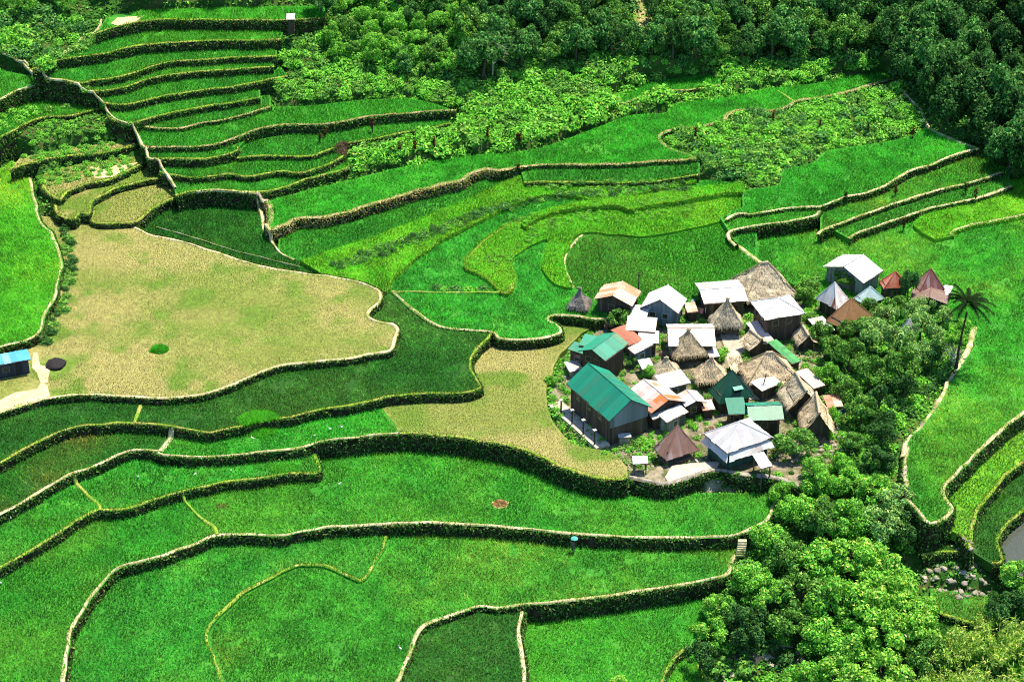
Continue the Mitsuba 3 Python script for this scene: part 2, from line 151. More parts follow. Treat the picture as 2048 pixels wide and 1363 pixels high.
    ('T3',5.15,[[15.31,55.27],[15.81,56.93],[18.36,59.27],[20.99,61.3],[25.76,62.16],[30.39,63.7]],[[30.67,67.52],[27.72,67.52],[20.22,64.91],[14.91,59.78]],{'crop': 'T','lip': 'dirt'}),
    ('p10',5.28,[[-44.91,28.78],[-43.49,29.79],[-42.31,30.08],[-38.86,30.37],[-34.23,29.64],[-30.91,30.81],[-27.62,33.59],[-23.17,36.13],[-21.82,37.63]],[[-22.4,41.75],[-31.76,37.93],[-46.55,35.68]],{'crop': 'p','lip': 'grass'}),
    ('p9',6.03,[[-47.77,33.91],[-46.05,33.17],[-42.54,32.58],[-38.45,33.46],[-35.61,32.72],[-31.83,34.21],[-28.82,33.91],[-26.55,35.25],[-24.36,37.2],[-22.91,39.18]],[[-23.11,42.57],[-35.97,39.48],[-48.14,37.96]],{'crop': 'p','lip': 'grass'}),
    ('p8',6.58,[[-37.45,37.32],[-33.75,37.93],[-27.87,37.93],[-25.64,39.3],[-22.5,41.92],[-19.11,43.17],[-14.42,45.37],[-9.73,47.27],[-8.28,48.39]],[[-8.43,52.28],[-24.1,47.75],[-37.58,42.23]],{'crop': 'p','lip': 'grass'}),
    ('p7',7.19,[[-49.57,35.96],[-46.31,35.96],[-42.81,35.66],[-39.84,36.41],[-37.5,38.23],[-37.36,39.61]],[[-36.27,43.33],[-50.7,41.0]],{'crop': 'p','lip': 'grass'}),
    ('T2',7.87,[[-50.57,38.85],[-50.06,38.09],[-46.5,37.93],[-41.9,38.24],[-38.56,40.39],[-35.33,43.36],[-31.94,44.93],[-27.15,44.93],[-23.93,45.73],[-20.47,47.32],[-15.69,48.45],[-10.95,49.26],[-7.87,49.58]],[[-11.6,52.35],[-14.49,53.84],[-21.55,53.18],[-28.5,51.21],[-33.76,50.88],[-50.28,45.09],[-52.11,43.2]],{'crop': 'T2','lip': 'dirt'}),
    ('p6',8.34,[[-52.71,43.81],[-49.43,43.02],[-45.89,42.86],[-42.58,44.75],[-40.96,45.23],[-37.99,46.83],[-34.64,49.08],[-33.72,49.89]],[[-34.34,53.84],[-54.13,48.11]],{'crop': 'p','lip': 'dirt'}),
    ('p5',9.16,[[-56.1,45.28],[-55.23,44.01],[-52.64,42.75],[-49.57,44.64],[-46.27,46.56],[-42.88,48.01],[-39.38,49.31],[-35.46,50.94]],[[-35.86,55.42],[-57.08,49.63]],{'crop': 'p','lip': 'grass'}),
    ('p4',10.11,[[-56.85,47.14],[-55.55,46.82],[-52.65,46.98],[-50.03,48.76],[-46.66,50.4],[-43.2,51.55],[-38.48,52.88],[-35.04,54.72],[-31.95,56.06]],[[-33.36,60.16],[-59.41,51.72]],{'crop': 'p','lip': 'grass'}),
    ('p3',11.06,[[-60.02,49.36],[-58.6,49.19],[-56.06,49.52],[-53.84,50.67],[-51.65,52.66],[-49.42,54.0],[-45.95,55.18],[-41.14,56.03],[-36.39,56.88],[-33.92,57.22]],[[-34.15,61.53],[-60.93,53.0]],{'crop': 'p','lip': 'grass'}),
    ('p2',11.95,[[-65.65,51.41],[-62.6,50.74],[-60.0,49.75],[-59.19,50.41],[-56.23,51.24],[-53.34,53.24],[-50.76,55.61],[-48.51,56.97],[-43.75,57.65],[-38.92,58.51],[-33.59,58.86]],[[-34.02,64.81],[-56.37,61.29],[-65.8,55.27]],{'crop': 'p','lip': 'grass'}),
    ('p1',13.31,[[-67.13,51.45],[-65.31,53.13],[-63.61,54.82],[-60.41,56.02],[-57.6,56.7],[-55.43,58.43],[-52.4,59.82],[-48.84,60.51],[-45.25,61.04],[-41.56,61.39],[-36.68,61.39],[-33.2,61.92]],[[-33.07,67.46],[-52.7,67.09],[-60.04,62.63],[-64.05,56.19]],{'crop': 'p','lip': 'grass'}),
    ('P0',14.87,[[-59.56,60.32],[-58.59,61.03],[-56.41,62.8],[-54.08,64.23],[-50.52,65.13],[-44.37,65.13],[-38.16,65.13],[-33.23,64.95],[-29.93,65.31],[-27.09,66.03]],[[-27.38,70.42],[-38.33,70.05],[-52.82,68.95],[-58.7,66.76]],{'crop': 'O','lip': 'grass'}),
    ('q1',10.79,[[-77.87,39.07],[-74.55,43.0],[-71.12,46.84],[-68.84,50.1],[-65.35,52.25]],[[-66.4,53.92],[-69.11,55.26],[-72.96,56.96],[-80.66,52.75]],{'crop': 'p','lip': 'path'}),
    ('q2',8.62,[[-76.56,31.33],[-73.41,35.82],[-69.99,39.33],[-67.21,43.39],[-65.25,45.76],[-61.72,46.24],[-59.52,47.37],[-57.52,48.49]],[[-58.7,50.77],[-63.89,52.41],[-72.07,50.77],[-79.05,43.54]],{'crop': 'p','lip': 'grass'}),
    ('q4',6.44,[[-67.93,34.14],[-65.67,35.94],[-61.77,37.9],[-56.12,38.97],[-51.74,41.58]],[[-52.59,43.3],[-60.19,40.97],[-67.23,37.9]],{'crop': 'dry','lip': 'grass'}),
    ('q5',5.56,[[-63.84,32.61],[-62.33,29.25],[-60.11,27.09],[-59.46,29.25],[-57.4,31.58],[-54.18,33.05],[-50.8,37.08],[-50.31,38.59]],[[-50.85,40.12],[-56.57,39.2],[-63.44,35.13],[-63.76,32.17]],{'crop': 'dry','lip': 'grass'}),
    ('q6',4.88,[[-61.43,29.83],[-60.97,26.25],[-59.66,23.85],[-57.64,22.73],[-57.11,24.41],[-55.78,24.41],[-55.87,27.67],[-54.45,29.83],[-52.93,31.87],[-49.67,33.78],[-47.02,34.82]],[[-49.7,38.72],[-56.01,34.97],[-61.41,30.56],[-60.71,26.25]],{'crop': 'dry','lip': 'grass'}),
    ('q7',4.2,[[-56.03,26.54],[-55.96,24.28],[-54.63,22.88],[-51.66,22.88],[-49.48,23.3],[-47.74,27.25],[-45.77,29.69],[-43.65,31.14],[-42.57,31.72]],[[-44.31,33.33],[-49.24,34.81],[-55.4,30.41],[-56.21,26.82]],{'crop': 'dry','lip': 'grass'}),
    ('PR1',0.0,[[48.95,-41.23],[49.52,-42.82],[49.87,-44.02],[50.18,-43.1],[50.81,-40.28],[52.02,-36.64],[54.09,-33.31],[55.99,-30.21],[58.69,-27.26],[66.26,-19.25],[84.56,-4.59]],[[87.55,7.6],[61.26,-13.76],[54.37,-23.52],[49.19,-30.72],[47.29,-39.52]],{'crop': 'wet','lip': 'grass'}),
    ('PR2',-1.2,[[52.26,-45.05],[53.06,-45.14],[53.74,-44.4],[53.73,-43.2],[53.7,-40.87],[55.32,-37.93],[57.5,-35.13],[64.67,-27.94],[82.41,-14.11]],[[85.22,-2.63],[59.56,-23.81],[52.92,-32.96],[50.28,-38.79],[50.22,-42.55]],{'crop': 'dark','lip': 'grass'}),
    ('PR3',-2.4,[[52.85,-45.52],[55.57,-46.42],[62.03,-41.84],[78.15,-32.23]],[[83.6,-9.98],[58.34,-31.24],[53.7,-39.02],[52.62,-43.69]],{'crop': 'pond','lip': 'grass'}),
    ('S0',-1.6,[[45.02,-43.12],[46.96,-42.65],[50.51,-42.75],[51.39,-44.04]],[[51.21,-40.13],[46.16,-40.6]],{'crop': 'dark','lip': 'grass'}),
    ('S1',-4.0,[[45.28,-48.33],[46.09,-50.45],[49.85,-52.11],[51.83,-50.19],[53.57,-48.6]],[[52.49,-46.99],[49.3,-46.54],[45.68,-45.64]],{'crop': 'S1','lip': 'grass'}),
    ('S2',-4.8,[[45.14,-52.29],[46.21,-54.69],[48.55,-53.67],[50.3,-50.81]],[[50.13,-48.61],[46.48,-47.72]],{'crop': 'dark','lip': 'grass'}),
]
CONTROL = [[-66.08,30.23,4.67],[-63.03,32.15,4.81],[-65.69,36.07,5.08],[18.92,-12.62,1.4],[16.69,-9.2,1.4],[23.78,-11.65,1.5],[28.41,-13.74,1.4],[33.09,-14.7,1.3],[21.86,-3.84,1.7],[36.57,-15.65,1.2],[24.87,-21.18,1.25],[13.41,-15.81,1.3],[-74.86,70.41,15.82],[-60.12,69.75,16.1],[-66.64,63.74,13.99],[-68.72,58.2,12.56],[-44.16,70.41,15.82],[-31.09,71.35,15.42],[-23.8,71.17,13.92],[-27.67,61.66,11.0],[-30.13,54.63,8.75],[-23.05,55.05,8.55],[-16.14,61.29,10.38],[-8.82,54.19,7.39],[-12.69,67.33,12.42],[-1.69,48.88,6.03],[8.99,54.32,5.76],[16.33,59.87,6.3],[-1.72,58.22,9.43],[-1.77,73.62,14.46],[20.35,69.35,8.34],[20.72,79.24,12.08],[35.05,67.09,5.35],[35.71,76.64,8.34],[35.99,81.65,11.06],[45.44,67.67,5.08],[46.88,75.27,7.32],[51.36,83.26,10.38],[54.66,70.62,5.35],[61.18,70.87,7.66],[59.84,60.35,5.28],[65.93,80.04,11.74],[75.6,73.62,14.46],[70.76,62.07,7.66],[71.88,48.33,6.3],[65.31,49.02,4.4],[70.0,39.49,3.72],[70.81,36.04,3.18],[80.06,35.6,4.94],[94.82,42.72,9.02],[89.25,52.65,15.82],[-1.82,87.08,18.54],[-76.83,83.64,19.9],[77.94,89.77,19.9],[-95.85,67.2,17.18],[-92.87,51.72,12.42],[-89.42,35.02,9.02],[-83.98,10.7,7.0],[7.73,-4.37,1.3],[15.86,-26.37,1.2],[24.47,-26.37,1.2],[32.61,-31.18,1.0],[26.05,-5.19,1.8],[17.3,3.66,2.3],[33.01,4.0,2.1],[43.37,11.81,2.0],[55.44,6.85,1.9],[43.74,-10.51,1.5],[49.7,-10.83,1.7],[44.38,-23.83,0.9],[38.91,-25.92,0.9],[33.73,-31.6,0.6],[5.69,-15.81,1.3],[11.26,-26.37,1.2],[10.99,2.04,1.8],[32.52,-33.25,-1.0],[38.12,-33.54,-0.8],[42.92,-34.98,0.2],[29.05,-40.41,-1.4],[25.97,-44.98,-2.8],[21.28,-50.99,-5.0],[24.3,-55.16,-7.8],[31.08,-51.49,-8.0],[31.79,-42.55,-4.6],[37.61,-39.39,-3.5],[45.63,-40.65,-1.9],[48.07,-42.66,-1.8],[39.83,-45.25,-6.0],[44.13,-44.54,-3.8],[50.42,-45.99,-3.4],[44.05,-54.46,-7.0],[36.06,-55.6,-9.0],[51.86,-54.66,-5.5],[55.31,-48.55,-3.5],[55.15,-43.42,-2.6],[19.88,-57.33,-7.6],[25.01,-60.94,-10.5],[53.0,-63.91,-8.0],[35.37,-63.17,-12.0],[67.59,-55.29,-5.0],[-1.22,-70.88,-12.0],[-31.22,-74.24,-9.0],[-61.73,-70.16,-6.0],[26.32,46.0,4.33],[33.21,44.69,4.2],[48.46,55.51,4.4],[40.66,49.31,4.26],[55.83,57.02,4.47],[28.39,35.96,3.99],[25.35,30.98,3.52],[21.32,44.29,4.4],[-25.92,43.76,6.98],[-15.51,42.71,5.96],[-8.65,45.7,6.03],[1.83,48.13,5.62],[8.94,51.9,5.35],[-20.9,39.57,5.22],[-60.17,41.37,7.39],[-53.78,45.24,7.8],[-66.78,39.82,7.39],[-52.75,36.29,5.35],[-62.01,34.95,6.03],[-58.21,18.48,4.2],[-55.9,7.93,4.2],[-55.56,-2.04,4.2],[-58.12,-8.91,3.7],[-61.19,49.31,9.7],[-67.49,49.31,9.7],[-27.46,57.76,9.64],[-32.33,61.76,11.74],[-32.82,52.46,8.21]]
VILLAGE_YARD = [[4.55,-12.78],[10.39,2.54],[8.02,8.82],[17.67,10.74],[29.35,12.69],[37.28,14.66],[39.09,7.54],[41.67,2.54],[38.36,-4.7],[36.74,-13.9],[38.23,-21.56],[38.13,-27.34],[34.65,-32.92],[21.09,-33.91],[13.3,-32.42],[11.77,-27.85],[5.59,-21.56]]
BUILD = [
    ('thatched_shed','small grey weathered thatch shed at the paddy rim,leftmost of the back row','hut','pyramid',[8.42,3.01,2.92,2.54,2.49,-19.92],[0.7,2.2],'thatch_grey','dark_plank',{}),
    ('rusty_house','low house with a pale rusting gable roof beside the grey thatch shed','house','gable',[13.15,2.76,2.92,5.09,3.92,-20.91],[2.0,1.0],'rust_pale','dark_plank',{}),
    ('white_gable_house','blue-grey house under a white gable roof,in the back row before the pole','house','gable',[18.85,1.89,2.08,5.0,3.93,-18.4],[2.2,1.6],'white','blue_grey',{'win': 2}),
    ('lean_to','small white lean-to roof against the left side of the blue-grey house','shed','shed',[15.79,0.4,1.91,2.18,2.63,-12.68],[1.9,0.35],'white','blue_grey',{}),
    ('rust_striped_shed','flat shed roof striped white and rust below the blue-grey house','shed','shed',[15.9,-2.51,1.7,3.68,2.87,-7.81],[2.0,0.4],'rust_stripe','dark_plank',{}),
    ('brick_red_shed','shed under a brick-red rusty roof beside the teal winged house','shed','shed',[14.08,-4.6,1.53,2.32,3.69,35.84],[1.8,0.5],'rust_red','dark_plank',{}),
    ('pale_shed','low pale grey sheet-roofed shed between the brick-red roof and the long white roof','shed','shed',[16.67,-4.8,1.58,2.56,2.55,-3.3],[1.7,0.3],'white','dark_plank',{}),
    ('white_shed','white-roofed dark shed behind the large teal hall','shed','shed',[15.58,-7.35,1.46,3.27,1.28,41.09],[2.0,0.3],'white','blue_grey',{}),
    ('teal_house','two-storey house with a faded teal roof and a pale front hip','house','gable',[10.98,-9.77,1.34,4.06,4.98,-36.29],[3.6,0.9],'teal_faded','dark_plank',{'win': 2}),
    ('teal_annex','upper teal lean-to on the left of the faded teal house','shed','shed',[9.19,-7.43,1.33,1.59,2.35,-19.4],[3.0,0.3],'teal_faded','dark_plank',{}),
    ('teal_annex_001','lower teal lean-to nearest the dry field,left of the faded teal house','shed','shed',[8.38,-8.61,1.31,2.97,1.6,-33.08],[2.6,0.3],'teal_faded','dark_plank',{}),
    ('teal_hall','large hall with a bright teal gable roof and blue-grey gable wall','hall','gable',[11.28,-20.19,1.28,5.97,9.42,30.32],[3.4,2.0],'teal','dark_plank',{'win': 3}),  # dark wall colour here includes painted shade below the eave and veranda
    ('orange_roof_house','house with a white and orange rusting gable roof right of the large teal hall','house','gable',[16.82,-18.77,1.36,4.96,5.35,31.08],[2.2,1.1],'orange_white','dark_plank',{}),
    ('white_lean_to','white lean-to skirt roof at the front of the orange and white house','shed','shed',[17.35,-21.04,1.33,3.17,2.21,22.75],[1.6,0.4],'white','dark_plank',{}),
    ('patched_white_shed','concrete shed under a patched white roof behind the orange and white house','shed','shed',[19.03,-15.12,1.39,3.54,2.78,23.83],[2.2,0.35],'white_patch','concrete',{}),
    ('pale_roof_house','house with a pale two-slope sheet roof right of the orange and white house','house','gable',[21.0,-18.75,1.34,2.83,2.76,21.58],[2.0,0.5],'white_patch','dark_plank',{}),
    ('grey_plank_shed','small grey-green shed under a bent white roof before the orange and white house','shed','shed',[18.74,-21.7,1.31,3.53,1.55,41.52],[1.7,0.4],'white_patch','grey_green',{}),
    ('straw_hut','flattened straw-roofed hut between the white shed and the patched white roof','hut','pyramid',[18.46,-11.12,1.44,3.39,2.94,11.25],[1.0,1.9],'thatch','dark_plank',{}),
    ('tan_thatch_hut','hut with a torn tan thatch roof behind the dark green pyramid roof','hut','pyramid',[23.73,-12.62,1.48,3.82,3.16,6.38],[1.4,2.4],'thatch_tan','dark_plank',{}),
    ('dark_thatch_hut','dark brown thatched hut in front of the long white roof','hut','pyramid',[21.32,-7.06,1.61,4.13,3.3,14.82],[1.5,2.7],'thatch_dark','dark_plank',{}),
    ('long_white_house','house under a long white gable roof with a rusty ridge,behind the dark thatched hut','house','gable',[21.77,-5.15,1.69,5.71,5.34,0.78],[2.2,1.0],'white','dark_plank',{'side': 1}),
    ('raised_thatch_hut','small thatched hut with dark box walls below the flat white house','hut','pyramid',[26.44,-1.33,1.94,3.91,2.6,3.49],[1.7,3.2],'thatch','dark_plank',{}),
    ('flat_white_house','house with a broad low white roof left of the largest thatched roof','house','gable',[26.18,4.25,2.17,5.63,5.44,8.87],[2.4,0.5],'white','dark_plank',{'side': 1}),
    ('great_thatch_house','house under the largest thatched hip roof at the back of the village','house','hip',[31.65,6.86,2.2,6.78,5.69,15.66],[1.6,3.5],'thatch','dark_plank',{'ridge': 1.0}),
    ('tall_white_hut','tall dark plank house under a white pyramid roof right of the largest thatched roof','house','pyramid',[32.67,-1.13,1.92,5.47,4.8,17.36],[3.5,1.4],'white','dark_plank',{'win': 2}),
    ('broad_thatch_house','house under a broad tan thatched hip roof in the village centre','house','hip',[30.66,-11.66,1.48,6.1,4.24,12.09],[1.3,2.6],'thatch_tan','dark_plank',{'ridge': 0.8}),
    ('open_thatch_shed','open-fronted thatch shed with one rusty sheet behind the broad tan thatch','shed','gable',[29.72,-5.16,1.77,3.13,2.65,29.18],[1.3,0.9],'thatch','dark_plank',{}),
    ('rusty_strip_shed','narrow shed with a rusting white roof at the foot of the tall plank house','shed','shed',[30.48,-3.65,1.83,1.59,4.74,24.09],[1.3,0.5],'rust_stripe','dark_plank',{}),
    ('dark_green_house','house with a dark green pyramid roof and one small dormer','house','pyramid',[25.8,-17.13,1.38,4.52,3.03,21.44],[1.6,3.3],'dark_green','dark_plank',{'dormer': 1}),
    ('teal_shed','small teal-roofed shed left of the long teal roof','shed','shed',[26.04,-21.12,1.31,2.2,2.89,5.11],[2.3,0.5],'teal','dark_plank',{}),
    ('long_teal_house','house with a long teal gable roof in front of the dark green pyramid roof','house','gable',[29.23,-22.02,1.3,4.08,3.92,3.39],[2.4,0.8],'teal','dark_plank',{'side': 1}),
    ('great_white_house','large house under a two-tier white pyramid roof at the front of the village','house','pyramid',[25.77,-27.48,0.88,6.44,4.73,30.86],[3.0,1.95],'white','green_plank',{'skirt': 1,'win': 2}),
    ('rusty_pyramid_hut','open hut with a rusty corrugated pyramid roof beside the pale plaza','hut','pyramid',[18.77,-27.86,0.96,4.49,2.83,28.5],[1.3,3.3],'rust_pyr','posts',{}),
    ('white_canopy','small flat white canopy on posts at the tip of the dry field','shelter','shed',[14.48,-30.9,1.32,1.75,1.41,1.22],[1.5,0.15],'white','posts',{}),
    ('striped_pyramid_hut','hut with a silver pyramid roof striped in rust red','hut','pyramid',[40.14,3.44,1.93,2.65,3.56,39.31],[1.8,2.7],'rust_wedge','dark_plank',{}),
    ('mossy_rusty_hut','hut with a mossy rust-brown roof in front of the striped pyramid roof','hut','pyramid',[41.68,-0.78,2.07,5.19,3.11,41.22],[1.6,2.9],'rust_moss','dark_plank',{}),
    ('white_house','grey walled house under a white gable roof with a green-tinged strip','house','gable',[43.52,11.16,1.8,6.46,4.39,-42.48],[2.2,1.2],'white_green','blue_grey',{}),
    ('pale_blue_hut','hut with a pale blue pyramid roof half hidden by a tree','hut','pyramid',[44.75,4.16,1.8,3.29,2.05,29.36],[1.8,1.8],'pale_blue','dark_plank',{}),
    ('red_roof_house','house with a bright red pyramid roof left of the dark slender tree','house','pyramid',[48.37,7.77,1.8,3.44,1.92,10.34],[1.8,1.9],'red','dark_plank',{}),
    ('maroon_roof_hut','hut with a weathered maroon pyramid roof near the palm','hut','pyramid',[52.73,7.32,1.8,3.25,2.31,11.06],[1.8,2.6],'maroon','dark_plank',{}),
    ('brown_roof_shed','low shed with a dull brown roof in front of the maroon pyramid roof','shed','gable',[52.57,5.44,1.8,4.54,3.35,-12.24],[1.5,0.7],'brown','dark_plank',{}),
    ('white_lean_shed','tiny white-roofed shed beside the palm crown','shed','shed',[54.84,6.53,1.8,1.07,2.26,-22.87],[1.6,0.2],'white','dark_plank',{}),
    ('white_slat_shed','small white slatted roof shed among shrubs below the tall plank house','shed','shed',[38.07,-1.99,1.82,2.09,3.31,21.43],[1.6,0.2],'white_patch','dark_plank',{}),
    ('hidden_white_hut','small silver pyramid roof showing through the grove','hut','pyramid',[48.45,-3.96,1.7,1.72,1.54,16.5],[2.0,1.8],'white','dark_plank',{}),
    ('long_thatch_house','long brown thatched house at the edge of the grove','house','gable',[33.86,-17.79,1.27,4.01,4.33,11.49],[1.5,2.3],'thatch','dark_plank',{}),
    ('ridged_thatch_house','brown thatched house with pale ridge poles right of the round tree','house','gable',[35.29,-22.58,1.19,3.68,4.59,-1.02],[1.4,2.6],'thatch_tan','dark_plank',{}),
    ('white_flat_shed','small white flat roof behind the leaning pole','shed','shed',[30.18,-14.63,1.41,3.14,2.2,35.06],[1.5,0.2],'white','dark_plank',{}),
    ('plank_roof_shed','shed with a pale plank roof between thatch and grove','shed','shed',[35.58,-13.39,1.36,1.65,3.9,28.45],[1.3,0.3],'plank','dark_plank',{}),
    ('green_sheet_shed','low shed with a shiny grass-green sheet roof below the tall plank house','shed','shed',[33.0,-7.58,1.63,1.36,5.21,30.18],[1.2,0.4],'green_sheet','dark_plank',{}),
    ('white_porch','white lean-to porch at the right front of the large two-tier white house','shed','shed',[28.21,-31.4,1.32,1.47,2.46,20.51],[1.6,0.5],'white','posts',{}),
    ('water_tank_shed','small white block-walled hut with a flat pale roof at the corner of the teal hall','shed','shed',[12.97,-24.8,1.16,1.5,0.9,7.12],[1.0,0.05],'white','concrete',{}),
    ('blue_tarp_shelter','shelter roofed with a blue tarpaulin below the bright left field','shelter','shed',[-59.9,-13.63,3.6,5.44,2.01,21.57],[2.0,0.3],'tarp','tarp_walls',{}),
    ('field_kiosk','tiny white-roofed field hut on the highest terrace lip','hut','shed',[-31.77,63.2,14.87,1.22,1.8,2.29],[1.3,0.2],'white','dark_plank',{}),
    ('sheet_hut','small white sheet hut left of the faded teal house,by the dry field','shed','shed',[7.44,-9.85,1.3,1.78,2.11,18.19],[1.0,0.2],'white_patch','concrete',{}),
    ('small_white_shed','small white shed roof below the right end of the long white roof','shed','shed',[23.89,-6.54,1.67,1.67,1.76,8.9],[1.3,0.2],'white','dark_plank',{}),
    ('tin_shed','little tin shed between the faded teal house and the straw hut','shed','shed',[16.14,-9.97,1.42,1.57,1.99,15.78],[1.2,0.25],'white_patch','grey_green',{}),
    ('tin_shed','little rust-striped tin shed between the dark green pyramid roof and the pale two-slope roof','shed','shed',[22.86,-19.07,1.34,1.54,1.87,11.63],[1.2,0.25],'rust_stripe','dark_plank',{}),
    ('tin_shed','little tin shed behind the tan thatch hut,right of the dark thatched hut','shed','shed',[24.29,-7.75,1.62,1.3,2.0,12.97],[1.3,0.25],'white_patch','dark_plank',{}),
    ('thatch_lean_to','low thatch lean-to against the front of the broad tan thatch','shed','shed',[32.09,-13.25,1.43,3.41,2.17,10.6],[1.0,0.6],'thatch_tan','dark_plank',{}),
    ('thatch_lean_to','low grey-brown thatch lean-to right of the tan thatch hut','shed','shed',[26.98,-9.91,1.54,1.78,2.47,10.26],[1.0,0.6],'thatch','dark_plank',{}),
    ('tin_shed','small rusty tin shed left of the flat white house','shed','shed',[22.3,2.18,2.11,1.41,2.12,9.96],[1.3,0.25],'rust_pale','dark_plank',{}),
    ('thatch_shed','small thatch shed squeezed between the tall plank house and the grove','shed','gable',[35.88,-4.09,1.75,2.3,2.81,12.09],[1.1,1.1],'thatch','dark_plank',{}),
    ('rusted_shed','rusted sheet shed at the edge of the grove by the ridged thatch','shed','shed',[37.77,-17.89,1.14,1.93,2.35,9.17],[1.2,0.3],'rust_stripe','dark_plank',{}),
]
